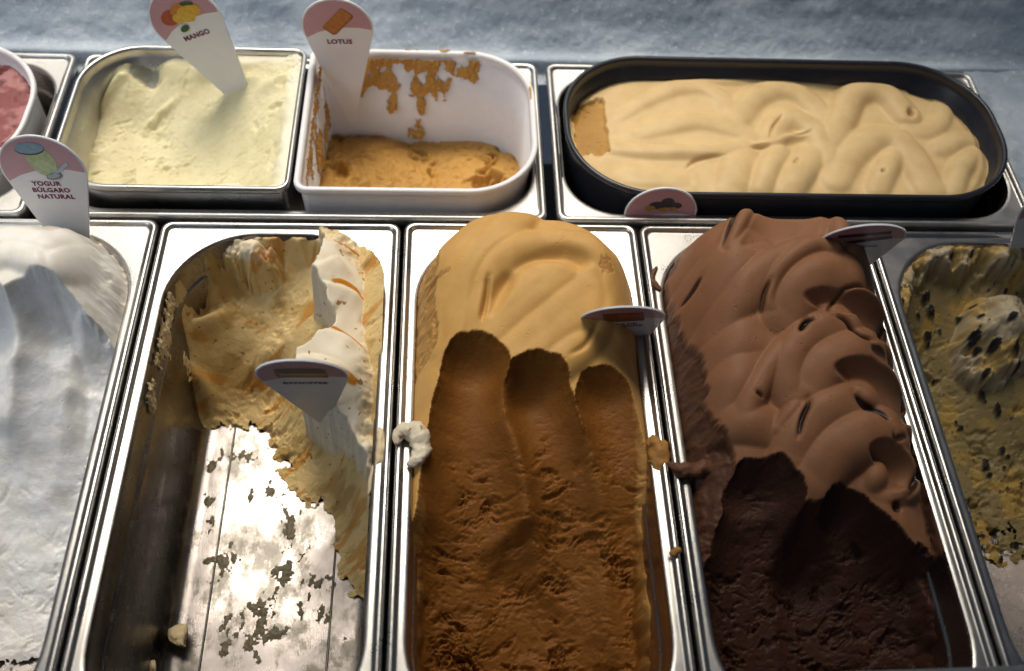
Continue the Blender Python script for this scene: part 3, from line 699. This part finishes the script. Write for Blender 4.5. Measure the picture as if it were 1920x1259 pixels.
    F.Z = np.maximum(F.Z, F.Z * (1 - br) + (-6 + 2 * fbm(X * .08, Y * .08, 119, 3)) * br)
    q = un(465, 455, -5); r = np.hypot((X - q[0]) / 17, (Y - q[1]) / 8) + .35 * fbm(X * .1, Y * .1, 121, 4)
    F.Z = np.maximum(F.Z, np.where(r < 1.6, -4 - 13 * np.clip(r, 0, 2) ** 2, -999)); F.inner = np.where(r < .95, F.inner * .3, F.inner)
    F.tint = sst(.1, .5, fbm(X * .035, Y * .06, 123, 4)) * F.inner * .85
    edge_n = fbm(X * .06, Y * .06, 125, 4) * 5 + fbm(X * .2, Y * .2, 127, 2) * 1.4
    # nothing sticks to the left wall further forward
    lw = un(352, 640, -66)[0] - X
    F.keep = (sdw > -1.2) & (F.Z + edge_n > -118.5) & (F.Z > -121)
    o = F.mesh('ice_cream', BAN); tag(o, 'banana toffee ice cream scooped hollow with a white ridge and toffee stripes', 'ice cream', G_ICE)
    # film left on the bare floor
    c6 = crop(180, 760, 2.523)
    spots = [(680, 240, 90, 28), (545, 300, 20, 40), (610, 740, 45, 60), (540, 840, 32, 20), (520, 740, 25, 20), (910, 580, 35, 110), (900, 800, 62, 72), (1040, 840, 70, 32), (990, 700, 26, 24), (780, 990, 74, 90), (760, 1110, 60, 80),
             (620, 1100, 36, 90), (850, 1070, 60, 34), (1080, 1000, 38, 42), (840, 410, 40, 34), (540, 450, 30, 30), (545, 560, 20, 40), (970, 960, 14, 60), (700, 1000, 16, 50), (1010, 900, 12, 40), (735, 430, 16, 30), (1180, 1100, 14, 14)]
    sp = [(*c6(a, b), r1 / 2.523, r2 / 2.523) for a, b, r1, r2 in spots]
    fb = blobs(sp, lambda a, b: un(a, b, -119.8), .85, 1.35, .16, 131)
    mt = ice_mat('melted_film', (.15, .12, .065), (.11, .09, .045), (.2, .1, .02), .35, .4, sss=.0)
    o = smear('melted_ice_cream', (20, -345, -119.9), (1, 0, 0), (0, 1, 0), 128, 250, .7, lambda x, y, z: fb(x, y), .5, mt)
    tag(o, 'thin melted patches of ice cream on the bare floor of the pan', 'smear'); o['kind'] = 'stuff'
    # smear on the left wall of the pan
    wl = [(310, 640, 16, 45), (300, 600, 16, 30), (325, 560, 14, 30), (285, 745, 8, 45), (350, 690, 8, 60)]
    def unx(px, py, X0=14.5):
        d = ray(px, py); t = (X0 - CP[0]) / d[0]; p = CP + t * d; return p[1], p[2]
    fw = blobs([(a, b, r1, r2) for a, b, r1, r2 in wl], unx, 1.0, .6, .1, 133)
    o = smear('wall_smear', (13.2, -60, -4), (0, -1, 0), (.02, 0, -1), 130, 90, .8, lambda x, y, z: fw(y, z), 2.2, BAN)
    tag(o, 'streak of banana ice cream dried on the inner steel wall', 'smear')
    # pressed ribs of the pan floor, their dark reflection put into the colour
    for xa in (42, 123):
        rib = [[(xa - .8) * MM, -119.95 * MM], [(xa - .35) * MM, -119.3 * MM], [(xa + .35) * MM, -119.3 * MM], [(xa + .8) * MM, -119.95 * MM]]
        v = [(p[0], yy * MM, p[1]) for yy in (-340, -28) for p in rib]
        link('floor_rib', mesh('floor_rib', v, [(0, 1, 5, 4), (1, 2, 6, 5), (2, 3, 7, 6), (0, 3, 2, 1), (4, 5, 6, 7)], False), RIB_REFLECTION, pans[0])
banoffee()

# ---- cookie pan
def cookies():
    base = rbf(ctl([(1700, 470, -6), (1745, 448, -6), (1900, 440, -7), (1688, 530, -14), (1760, 540, -32), (1850, 520, -28), (1715, 650, -56), (1800, 680, -64), (1885, 700, -58), (1760, 800, -86), (1850, 830, -90),
        (1830, 950, -108), (1860, 1050, -118), (1905, 1000, -112), (1920, 1150, -126), (1830, 1100, -126), (1890, 900, -100), (1850, 600, -46), (1790, 760, -80), (1990, 700, -60), (1990, 500, -25), (1990, 950, -110), (1990, 1150, -128)]))
    F = Field(504 + 10, 640, -352, -10, .8, base); X, Y = F.X, F.Y
    F.inner[:] = 1
    tears(F, 1.0, 5.0, .05, 1.2, 141, 20, thr=.0); tears(F, 1.0, 1.4, .18, 1.2, 143, 0, thr=.05)
    x, y = un(1895, 570, -12); r = np.hypot((X - x - 6) / 26, (Y - y) / 30) + .16 * fbm(X * .07, Y * .07, 145, 4)
    lump = -16 - 30 * np.clip(r, 0, 3) ** 2
    F.inner = np.where(lump > F.Z, .25, F.inner); F.Z = np.maximum(F.Z, lump + 2.0 * fbm(X * .09, Y * .09, 146, 4))
    sdw = rr_sd(X, Y, 514, 662, -352, -10, 57)
    br = sst(20, 6, sdw + 7 * fbm(X * .06, Y * .06, 147, 4)) * sst(-95, -60, Y)
    F.Z = np.maximum(F.Z, F.Z * (1 - br) + (-6 + 2.5 * fbm(X * .08, Y * .08, 149, 4)) * br); F.inner = F.inner * (1 - .8 * br)
    F.tint = sst(.0, .5, fbm(X * .04, Y * .04, 151, 4)) * .8
    # biscuit crumbs: real bumps, dark
    rnd = np.random.RandomState(5)
    for _ in range(420):
        cx, cy = rnd.uniform(516, 638), rnd.uniform(-300, -14); a = rnd.choice([.6, .8, 1.2, 2.0, 3.4]) * rnd.uniform(.7, 1.3); b = a * rnd.uniform(.5, 1); q = rnd.uniform(0, 3.1)
        if float(fbm(np.array([cx * .03]), np.array([cy * .03]), 157, 2)[0]) < rnd.uniform(-.8, .3): continue
        sel = (abs(X - cx) < 8) & (abs(Y - cy) < 8); u = (X[sel] - cx) * math.cos(q) + (Y[sel] - cy) * math.sin(q); v = -(X[sel] - cx) * math.sin(q) + (Y[sel] - cy) * math.cos(q)
        k = sst(1.1, .8, np.hypot(u / a, v / b) + .3 * fbm(X[sel] * .5, Y[sel] * .5, 155, 2)); F.Z[sel] += k * (1.0 + .5 * a); F.acc[sel] = np.maximum(F.acc[sel], k)
    F.keep = (sdw > -1.2) & (F.Z + 6 * fbm(X * .05, Y * .05, 153, 4) > -117)
    mt = ice_mat('cookie_ice_cream', (.50, .41, .28), (.27, .205, .09), (.02, .018, .018), .42, .5, sss=.1, sss_rad=(3, 2, 1), speck=(.06, .045, .03), speck_amt=.69, tint=(.42, .27, .07), acc_rough=.6)
    o = F.mesh('ice_cream', mt); tag(o, 'cream ice cream full of dark cookie crumbs, scooped hollow', 'ice cream', G_ICE)
cookies()

# ---- pale yellow half tub
def mango():
    base = rbf(ctl([(330, 96, 8), (430, 98, 10), (520, 108, 12), (555, 130, 13), (540, 210, 11), (530, 300, 8), (500, 340, 4), (240, 118, 2), (180, 150, -8), (290, 150, -6), (380, 160, -6), (450, 170, 0), (180, 230, -24), (260, 230, -22), (350, 240, -22), (450, 250, -10),
                    (200, 300, -29), (280, 310, -29), (380, 320, -30), (460, 320, -16)]) + [(20, 20, -22), (60, 20, -10), (-40, 40, -27), (-68, 90, -26), (80, 18, 2), (-20, 152, 6), (10, 154, 8), (40, 154, 11), (70, 152, 13), (-50, 140, 0)])
    F = Field(-76, 85, 16.5, 157.5, .8, base); X, Y = F.X, F.Y
    F.inner[:] = 1
    tears(F, 1.0, 3.0, .05, 1.3, 161, 30, thr=.05); tears(F, 1.0, 1.0, .17, 1.3, 163, 30, thr=.1)
    for px, py, z, rx, ry, ang, a in ((505, 160, 8, 10, 6, 20, 4), (540, 150, 10, 7, 6, 0, 4), (470, 150, 6, 8, 5, 0, 3), (230, 190, -20, 16, 3, 40, 6), (300, 215, -18, 14, 3, 40, 5), (245, 130, 0, 20, 4, 25, 5), (160, 290, -25, 5, 9, 0, 12)):
        x, y = un(px, py, z); q = math.radians(ang); u = (X - x) * math.cos(q) + (Y - y) * math.sin(q); v = -(X - x) * math.sin(q) + (Y - y) * math.cos(q)
        F.Z += a * np.exp(-((u / rx) ** 2 + (v / ry) ** 2))
    sdw = rr_sd(X, Y, -76, 85, 16.5, 157.5, (42, 7))
    edge = sst(13, 4, sdw + 3 * fbm(X * .05, Y * .05, 165, 3)) * sst(-10, 30, X)
    F.Z = np.maximum(F.Z, F.Z * (1 - edge) + 12 * edge); F.inner *= 1 - edge
    h = un(278, 160, -14); r = np.hypot((X - h[0]) / 13, (Y - h[1]) / 11) + .45 * fbm(X * .08, Y * .08, 167, 4)
    F.Z -= 3 * sst(1.3, .5, r); F.acc = .85 * sst(.95, .6, r)
    F.keep = (sdw > -.8)
    mt = ice_mat('pale_yellow_ice_cream', (.82, .77, .60), (.76, .69, .43), (.20, .20, .18), .4, .5, sss=.25, sss_rad=(4, 3.4, 1.8), grain_in=.45, acc_rough=.35)
    o = F.mesh('ice_cream', mt); tag(o, 'pale yellow ice cream scraped down in the steel half tub', 'ice cream', G_ICE)
mango()

# ---- nearly empty white half tub
BISC = ice_mat('biscuit_ice_cream', (.62, .36, .11), (.50, .265, .06), (.16, .07, .015), .42, .5, sss=.1, sss_rad=(3, 1.8, .7))
def biscuit():
    base = rbf([(100, 140, -62), (180, 148, -72), (250, 140, -68), (120, 100, -48), (180, 95, -58), (235, 100, -52), (110, 40, -40), (180, 40, -48), (250, 40, -45), (140, 125, -55), (210, 122, -58)])
    F = Field(98, 260, 19, 157, .9, base); X, Y = F.X, F.Y
    F.inner[:] = .8
    tears(F, 1.0, 11, .035, 1.2, 171, 10, thr=.0); tears(F, 1.0, 2.2, .14, 1.2, 173, 10, thr=.05)
    F.keep = rr_sd(X, Y, 97.5, 260, 18.5, 157, (8, 46)) > -1
    o = F.mesh('ice_cream', BISC); tag(o, 'last caramel biscuit ice cream in the white half tub', 'ice cream', G_ICE)
    c = crop(540, 0, 2.998); Yw = 157.2
    sp = [(560, 300, 110, 36), (640, 320, 130, 50), (830, 350, 150, 52), (990, 400, 60, 30), (790, 480, 100, 50), (560, 460, 48, 60), (590, 560, 26, 50), (750, 600, 22, 60), (735, 745, 30, 60), (1150, 350, 100, 60), (700, 270, 90, 12), (480, 330, 60, 60), (1060, 430, 60, 24), (1230, 420, 60, 40), (420, 440, 30, 70)]
    conv = lambda a, b: un_y(a, b, Yw)[[0, 2]]
    fb = blobs([(*c(a, b), r1 / 2.998, r2 / 2.998) for a, b, r1, r2 in sp], conv, 1.25, .8, .09, 175)
    o = smear('wall_smear', (224, 157.6, 13), (-1, 0, 0), (0, -.042, -1), 124, 84, .8, lambda x, y, z: fb(x, z), 3.2, BISC)
    tag(o, 'caramel streaks dried on the back wall of the white tub', 'smear')
    def unx(px, py, X0=98.5):
        d = ray(px, py); t = (X0 - CP[0]) / d[0]; p = CP + t * d; return p[1], p[2]
    fl = blobs([(*c(a, b), r1 / 2.998, r2 / 2.998) for a, b, r1, r2 in ((170, 420, 45, 60), (140, 560, 40, 110), (110, 780, 36, 140), (95, 930, 30, 100), (170, 850, 14, 90), (190, 980, 20, 60), (240, 440, 50, 60))], unx, 1.25, .8, .09, 177)
    o = smear('wall_smear', (97.2, 152, 12), (0, -1, 0), (.03, 0, -1), 128, 80, .8, lambda x, y, z: fl(y, z), 2.4, BISC)
    tag(o, 'caramel streaks dried on the side wall of the white tub', 'smear')
    for a, b, r1, r2 in ((700, 1025, 45, 18), (1010, 1022, 40, 14), (700, 272, 80, 12), (880, 285, 34, 10), (1020, 300, 44, 12), (1360, 520, 12, 44), (1350, 620, 10, 44)):
        px, py = c(a, b); fr = blobs([(px, py, r1 / 2.998, r2 / 2.998)], lambda a, b: un(a, b, 17.2), 1.0, .3, .25, 179); x, y = un(px, py, 17.2)
        o = smear('rim_smear', (x - 22, y - 22, 16.8), (1, 0, 0), (0, 1, 0), 44, 44, .7, lambda x, y, z: np.where(np.abs(rr_sd(x, y, 91.5, 266, 12, 163, (10, 52)) - 2.4) > 1.9, -9, fr(x, y)), 1.3, BISC)
        tag(o, 'small caramel drip stuck on the rim of the white tub', 'smear', 'drips on the white rim')
biscuit()

# ---- dark oval tub
def beige():
    base = lambda X, Y: -2.5 + 3 * np.sin(X * .02) + 0 * Y - 3 * sst(40, 16, Y)
    F = Field(294, 620, 18, 156, .8, base)
    c = crop(1000, 60, 2.087)
    for pts, w, h in (([(620, 200), (760, 190), (900, 183), (1050, 200), (1250, 203), (1450, 228)], 7, 6), ([(330, 330), (430, 270), (540, 225), (640, 215), (720, 245), (778, 310)], 11, 7), ([(420, 395), (520, 370), (640, 350), (760, 375), (850, 410)], 12, 6.5),
        ([(290, 455), (450, 472), (600, 470), (720, 472), (830, 450)], 9, 6.5), ([(290, 550), (420, 565), (570, 575)], 15, 5), ([(800, 340), (860, 262), (950, 226), (1040, 248), (1115, 310), (1145, 345)], 13, 8.5), ([(830, 455), (930, 446), (1000, 421), (1095, 404)], 4.5, 8),
        ([(925, 440), (950, 370), (1000, 342), (1070, 370), (1125, 435), (1180, 540)], 13, 9), ([(770, 620), (795, 540), (830, 480)], 15, 8), ([(890, 620), (915, 545), (960, 480)], 11, 8), ([(990, 630), (1035, 560), (1080, 490)], 14, 9), ([(1160, 430), (1200, 350), (1240, 262), (1310, 235), (1390, 262), (1455, 330)], 14, 9),
        ([(1180, 580), (1230, 490), (1310, 430), (1400, 420), (1475, 490), (1550, 620)], 15, 9), ([(1465, 385), (1540, 392), (1592, 350), (1602, 270), (1560, 215)], 10, 8), ([(1640, 630), (1670, 540), (1730, 488), (1785, 545)], 10, 7), ([(1590, 460), (1660, 432), (1725, 425)], 11, 6), ([(1345, 620), (1380, 540), (1425, 470)], 11, 7)):
        F.ribbon(pts, w, h * (.9 + .5 * ((len(pts) * 7 + int(w * 3)) % 5) / 4), c, off=-.5, k=2.4)
    F.Z = blur(F.Z, 1.8)
    for pts, dp, w in (([(600, 532), (640, 503), (740, 492)], 3, 1.4), ([(922, 430), (932, 390), (968, 347)], 3, 1.2), ([(850, 462), (925, 458)], 4, 1.6), ([(1466, 345), (1474, 320)], 8, 2.6), ([(1010, 542), (1030, 515)], 3, 1.5), ([(1355, 568), (1362, 560)], 4, 1.6), ([(1020, 418), (1085, 405)], 2, 1.2)):
        F.slit(pts, dp, w, c, .15)
    q = un(1108, 250, -10); r = np.maximum(np.abs(F.X - q[0] + 1) / 12.5, np.abs(F.Y - q[1]) / 31) + .10 * fbm(F.X * .12, F.Y * .12, 181, 4)
    k = sst(1.04, .97, r) * (F.X < q[0] + 13); F.Z -= k * 4; F.inner = k
    tears(F, k, 1.6, .16, 2.6, 183)
    sdw = rr_sd(F.X, F.Y, 293, 621, 18, 156, 61)
    F.Z -= 4 * sst(7, 0, sdw)
    F.keep = sdw > -1.0
    mt = ice_mat('beige_ice_cream', (.70, .50, .245), (.46, .25, .06), (.2, .1, .03), .46, .5, sss=.14, sss_rad=(3, 2, 1))
    o = F.mesh('ice_cream', mt); tag(o, 'smooth beige ice cream in wavy folds filling the dark oval tub', 'ice cream', G_ICE)
beige()
def pink():
    F = Field(XL - 110, XL - 18, 18, 157, 1.2, lambda X, Y: 6 + 0 * X)
    tears(F, 1.0, 7, .05, 1.2, 191, thr=.0); F.inner[:] = sst(-.2, .4, fbm(F.X * .05, F.Y * .05, 193, 4))
    F.keep = rr_sd(F.X, F.Y, XL - 366 + 20, XL - 17, 17, 157, 62) > 0
    mt = ice_mat('pink_ice_cream', (.38, .17, .165), (.24, .075, .075), (.2, .02, .02), .45, .5, sss=.15)
    o = F.mesh('ice_cream', mt); tag(o, 'strawberry pink ice cream in the white tub beside the steel half tub', 'ice cream', G_ICE)
pink()

# ------------------------------------------------------------------ loose lumps
def lump(name, path, rad, mat, label, seed=1, rough=.28, inner=.6):
    """a ragged blob swept along seen points (px, py, z)"""
    P = np.array([(*un(a, b, z), z, r) for (a, b, z), r in zip(path, rad)]); L = spline(P, 12); n = 30; v = []
    m_ = len(L)
    for i, p in enumerate(L):
        t = L[min(i + 1, m_ - 1), :3] - L[max(i - 1, 0), :3]; t /= np.linalg.norm(t) + 1e-9
        a = np.cross(t, [0.2, .1, 1]); a /= np.linalg.norm(a); b = np.cross(t, a)
        e = math.sqrt(max(0.02, 1 - abs(2 * i / (m_ - 1) - 1) ** 4))
        for k in range(n):
            q = 2 * math.pi * k / n; dr = a * math.cos(q) + b * math.sin(q)
            w = p[3] * e * (1 + rough * float(fbm(np.array([p[0] * .16 + dr[0] * .8 + seed * 7]), np.array([p[1] * .16 + dr[2] * .8 + dr[1] * .5]), seed, 3)[0]))
            w *= 1 + .07 * float(fbm(np.array([p[0] * 1.1 + dr[0] * 2.2]), np.array([p[1] * 1.1 + dr[2] * 2.2]), seed + 40, 3)[0])
            v.append((p[:3] + dr * w) * MM)
    f = [(i * n + k, i * n + (k + 1) % n, (i + 1) * n + (k + 1) % n, (i + 1) * n + k) for i in range(m_ - 1) for k in range(n)]
    f += [tuple(range(n))[::-1], tuple(range((m_ - 1) * n, m_ * n))]
    me = mesh(name, v, f); ca = me.color_attributes.new('mask', 'FLOAT_COLOR', 'POINT'); ca.data.foreach_set('color', np.tile([inner, 0, 0, 1.0], len(v)))
    o = link(name, me, mat); tag(o, label, 'ice cream scrap'); return o
lump('ice_cream_scrap', [(742, 836, 2), (752, 812, 3), (778, 812, 3), (790, 838, 2), (782, 862, 1), (762, 872, 0)], (3, 5, 6.5, 6, 4.5, 3.5), BAN, 'white hooked scrap of ice cream stuck on the rims between two pans', 3, inner=.1)
CHO = bpy.data.materials['chocolate_ice_cream']; CAR = bpy.data.materials['caramel_ice_cream']
YOG = bpy.data.materials['yogurt_ice_cream']
lump('ice_cream_scrap', [(1250, 868, 3), (1275, 880, 3), (1305, 882, 0), (1340, 875, -4)], (1.6, 4.0, 5, 6), CHO, 'chocolate scrap poking over the rim towards the caramel pan', 5)
lump('ice_cream_scrap', [(1215, 850, -8), (1230, 835, -3), (1236, 870, -5), (1225, 885, -8)], (5, 6, 6, 4), CAR, 'caramel scrap on the inner edge of the caramel pan', 7)
lump('ice_cream_scrap', [(322, 1205, -112), (338, 1190, -110), (352, 1190, -112)], (5, 8, 5), BAN, 'small round scrap of banana ice cream on the bare pan floor', 9)
lump('ice_cream_scrap', [(278, 1252, -100), (290, 1250, -102)], (4, 5), BAN, 'crumb of banana ice cream low on the steel wall', 10)
lump('ice_cream_scrap', [(185, 845, -14), (178, 880, -14), (168, 905, -16)], (4, 6, 4), YOG, 'white fluffy yogurt scrap against the steel wall', 11, inner=0)
lump('ice_cream_scrap', [(712, 800, -2), (715, 840, -3), (705, 880, -6), (690, 930, -10)], (2.2, 3.0, 2.6, 2), BAN, 'ragged white strip of banana ice cream along the pan rim', 13)
lump('ice_cream_scrap', [(1232, 500, -2), (1222, 525, -2), (1240, 545, -2)], (1.6, 2.2, 1.8), CHO, 'thin chocolate smear on the steel flange corner', 15)
lump('ice_cream_scrap', [(1255, 1040, 0), (1268, 1034, 2), (1278, 1030, 2)], (2, 2.4, 1.4), CAR, 'small dark caramel drip lying across the pan rim', 17)

# ------------------------------------------------------------------ flavour tags
def text_mesh(txt, size, bold=.03):
    cu = bpy.data.curves.new('t', 'FONT'); cu.body = txt; cu.size = size; cu.align_x = 'CENTER'; cu.align_y = 'CENTER'; cu.offset = bold * size; cu.space_character = 1.08; cu.resolution_u = 3
    ob = bpy.data.objects.new('t', cu); COL.objects.link(ob)
    dg = bpy.context.evaluated_depsgraph_get(); me = bpy.data.meshes.new_from_object(ob.evaluated_get(dg))
    bpy.data.objects.remove(ob); return me
def ngon(pts, z=0.0): return mesh('shape', [(x * MM, y * MM, z * MM) for x, y in pts], [tuple(range(len(pts)))], False)
def ell(cx, cy, rx, ry, ang=0, n=28):
    a = math.radians(ang)
    return [(cx + rx * math.cos(t) * math.cos(a) - ry * math.sin(t) * math.sin(a), cy + rx * math.cos(t) * math.sin(a) + ry * math.sin(t) * math.cos(a)) for t in [2 * math.pi * i / n for i in range(n)]]
def box2(cx, cy, w, h, ang=0, r=1.0):
    a = math.radians(ang); o = []
    for sx, sy, a0 in ((1, 1, 0), (-1, 1, 90), (-1, -1, 180), (1, -1, 270)):
        for i in range(5):
            t = math.radians(a0 + 22.5 * i); x = sx * (w / 2 - r) + r * math.cos(t); y = sy * (h / 2 - r) + r * math.sin(t)
            o.append((cx + x * math.cos(a) - y * math.sin(a), cy + x * math.sin(a) + y * math.cos(a)))
    return o
INKS = {}
def ink(name, col):
    if name not in INKS: INKS[name] = flat(name, col)
    return INKS[name]
def flavour_tag(label, head, lean, lines, pics, Lm=100.0, R=26.5, text_v=-12.0, text_u=0.0, size=4.6):
    """teardrop label stuck upright in the ice cream: head = (px, py, z) of the head centre,
    lean = (back, sideways, yaw) in degrees"""
    Hc = np.array([*un(head[0], head[1], head[2]), head[2]])
    be, al, ga = (math.radians(q) for q in lean)
    u = np.array([1., 0, 0]); v = np.array([0, math.sin(be), math.cos(be)])
    u, v = u * math.cos(al) + v * math.sin(al), v * math.cos(al) - u * math.sin(al)
    Zr = np.array([[math.cos(ga), -math.sin(ga), 0], [math.sin(ga), math.cos(ga), 0], [0, 0, 1]]); u = Zr @ u; v = Zr @ v
    n = np.cross(u, v)
    root = empty('flavour_tag'); tag(root, label, 'tag', 'flavour tags in the ice creams')
    M = Matrix(((u[0], v[0], n[0], Hc[0] * MM), (u[1], v[1], n[1], Hc[1] * MM), (u[2], v[2], n[2], Hc[2] * MM), (0, 0, 0, 1)))
    root.matrix_world = M
    phi = math.asin((R - 2.5) / Lm)
    pts = [(R * math.cos(t), R * math.sin(t)) for t in np.linspace(-phi, math.pi + phi, 44)]
    pts += [(-2.5 * math.cos(phi), -Lm - 0.0), (0, -Lm - 2), (2.5 * math.cos(phi), -Lm)]
    th = .7; m_ = len(pts); v_ = []
    for z, q in ((-th, 1), (th * .7, 1), (th, .985)): v_ += [(x * q * MM, (y * q if y > 0 else y) * MM, z * MM) for x, y in pts]
    f = [tuple(range(m_))[::-1], tuple(range(2 * m_, 3 * m_))] + [(r_ * m_ + k, r_ * m_ + (k + 1) % m_, (r_ + 1) * m_ + (k + 1) % m_, (r_ + 1) * m_ + k) for r_ in (0, 1) for k in range(m_)]
    link('plate', mesh('plate', v_, f, False), TAG_WHITE, root)
    Rp = R * .955; arc = [(Rp * math.cos(t), Rp * math.sin(t)) for t in np.linspace(-.06, math.pi + .36, 40)]
    bl = [(-Rp * .6, -4.0), (-Rp * .25, -1.0), (Rp * .2, .6), (Rp * .6, .6)]
    o = link('coloured_band', ngon(arc + bl), TAG_PINK, root); o.location = (0, 0, (th + .12) * MM)
    for i, (shape, mat_) in enumerate(pics):
        o = link('picture', ngon(shape), mat_, root); o.location = (0, 0, (th + .22 + .07 * i) * MM)
    for i, ln in enumerate(lines):
        du = text_u
        if isinstance(ln, tuple): ln, du = ln
        o = link('lettering', text_mesh(ln, size * 1.12 * MM, .045), INK, root); o.location = (du * MM, (text_v - i * size * 1.22) * MM, (th + .2) * MM)
    return root
GR = lambda n, *c: ink(n, c)
flavour_tag('tag with a yogurt jar and spoon, reading YOGUR BÚLGARO NATURAL', (82, 318, 58), (8, 0, 0), [('YOGUR', -1.5), 'BÚLGARO', ('NATURAL', 1.5)],
    [(ell(1, 7, 8.5, 12, 12), GR('jar_green', .42, .52, .26)), (ell(2, 2, 7, 6, 12), GR('jar_pale', .48, .58, .32)), (ell(-3.5, 16.5, 9.2, 4.6, 5), GR('lid_rim', .03, .045, .06)), (ell(-3.5, 17.3, 9, 4.2, 5), GR('lid_blue', .22, .36, .46)),
     (box2(11.5, 1.5, 13, 2.2, 42, 1), GR('spoon', .42, .54, .66)), (ell(5.5, -4.6, 5.2, 2.6, 14), GR('spoon_dark', .12, .17, .20)), (ell(5.3, -4.1, 4.3, 1.9, 14), GR('spoon_bowl', .36, .44, .48))], text_v=-11.0, size=4.4)
flavour_tag('tilted tag with a cut mango picture, reading MANGO', (350, 38, 60), (4, 22, 0), ['MANGO'],
    [(ell(-9, 6, 8, 6, 15), GR('mango_red', .42, .07, .02)), (ell(4, 8, 11, 6.5, -10), GR('mango_orange', .60, .22, .02)), (ell(8, 12, 5, 2, -15), GR('leaf', .03, .09, .02)), (ell(6, 6, 9, 5, -8), GR('mango_yellow', .78, .42, .03)), (box2(-3.5, 3.5, 9, 8, 15, 2.5), GR('mango_flesh', .75, .45, .04)), (box2(3, 2, 9, 7, -10, 2.5), GR('mango_flesh', .75, .45, .04)), (ell(-4.5, -5, 4, 2.4, 20), GR('leaf', .03, .09, .02))], text_v=-13, size=4.8)
flavour_tag('tag with a brown biscuit picture in the white half tub', (633, 52, 50), (-3, 1, 0), ['LOTUS'],
    [(box2(1, 6, 12, 25, -42, 2.5), GR('biscuit_edge', .30, .09, .015)), (box2(.6, 6.5, 10.5, 23, -42, 2), GR('biscuit', .48, .17, .03))], text_v=-13, size=5.2)
flavour_tag('tag with a pie slice picture, reading BANOFFEE', (567, 704, 42), (-13, 0, 0), ['BANOFFEE'],
    [(box2(0, 6, 29, 15, 0, 2), GR('pie_crust', .20, .10, .04)), (box2(0, 10, 25, 8, 2, 3), GR('pie_dark', .09, .07, .05)), (box2(1, 4.5, 27, 3.4, 0, 1.2), GR('pie_cream', .50, .36, .18)), (box2(1, 1, 28, 4, 0, 1), GR('pie_toffee', .34, .15, .04))], text_v=-12, size=4.6)
flavour_tag('tag with a caramel block picture, reading DULCE DE LECHE', (1167, 597, 36), (-20, 13, 0), ['DULCE', 'DE LECHE'],
    [(box2(1, 5, 25, 20, 0, 1), GR('caramel_block', .26, .055, .015)), (box2(5, 8, 14, 8, 0, 1), GR('caramel_light', .36, .11, .03))], text_v=-12, size=4.4)
flavour_tag('tag with two dark chocolate sticks in the chocolate ice cream', (1616, 449, 60), (-20, 15, 0), ['K-BUENO'],
    [(box2(0, 11, 32, 5.5, 2, .6), GR('stick_dark', .045, .018, .012)), (box2(3, 0, 30, 5.5, 10, .6), GR('stick_dark', .045, .018, .012))], text_v=-13, size=4.4)
flavour_tag('low tag showing only its pink top by the dark tub', (1238, 400, -2), (1, 0, 0), [],
    [(ell(-4, 9, 6, 4), GR('berry_dark', .05, .045, .06)), (ell(3, 12, 5, 5), GR('berry_dark', .05, .045, .06)), (ell(9, 9, 5, 3.4), GR('berry_dark', .05, .045, .06)), (ell(-9, 6, 4, 3), GR('nut', .38, .24, .07)), (ell(1, 5, 4, 2), GR('nut', .38, .24, .07)), (ell(8, 6, 3, 2), GR('nut', .38, .24, .07))])
flavour_tag('tag with a dark red picture in the cookie ice cream', (1985, 392, 40), (-3, 6, 0), [('VAINILLA', 0), ('COOKIES', 0)],
    [(ell(-3, 8, 12, 8, 20), GR('cookie_red', .22, .05, .06)), (ell(2, 8, 8, 6, 20), GR('berry_dark', .05, .045, .06))], text_v=-13, size=5.0)
# ------------------------------------------------------------------ counter edge in front
# the counter's front edge, close to the lens
def counter_edge():
    a = np.array([*un(1290, 1266, 40), 40]); b = np.array([*un(1920, 1244, 40), 40]); d = (b - a) / np.linalg.norm(b - a)
    p0, p1 = a - d * 500, b + d * 250; nrm = np.array([d[1], -d[0], 0])
    prof = [(0, -60), (0, -4), (.8, -1.6), (2.4, -.4), (5, 0), (40, 0), (42, -2), (42, -60)]
    v = [(p + nrm * q + np.array([0, 0, z])) * MM for p in (p0, p1) for q, z in prof]; n = len(prof)
    f = [(i, i + 1, n + i + 1, n + i) for i in range(n - 1)] + [tuple(range(n))[::-1], tuple(range(n, 2 * n))]
    o = link('counter_edge', mesh('counter_edge', v, f, False), plain('grey_edge', (.13, .14, .15), .4)); o['kind'] = 'structure'
counter_edge()
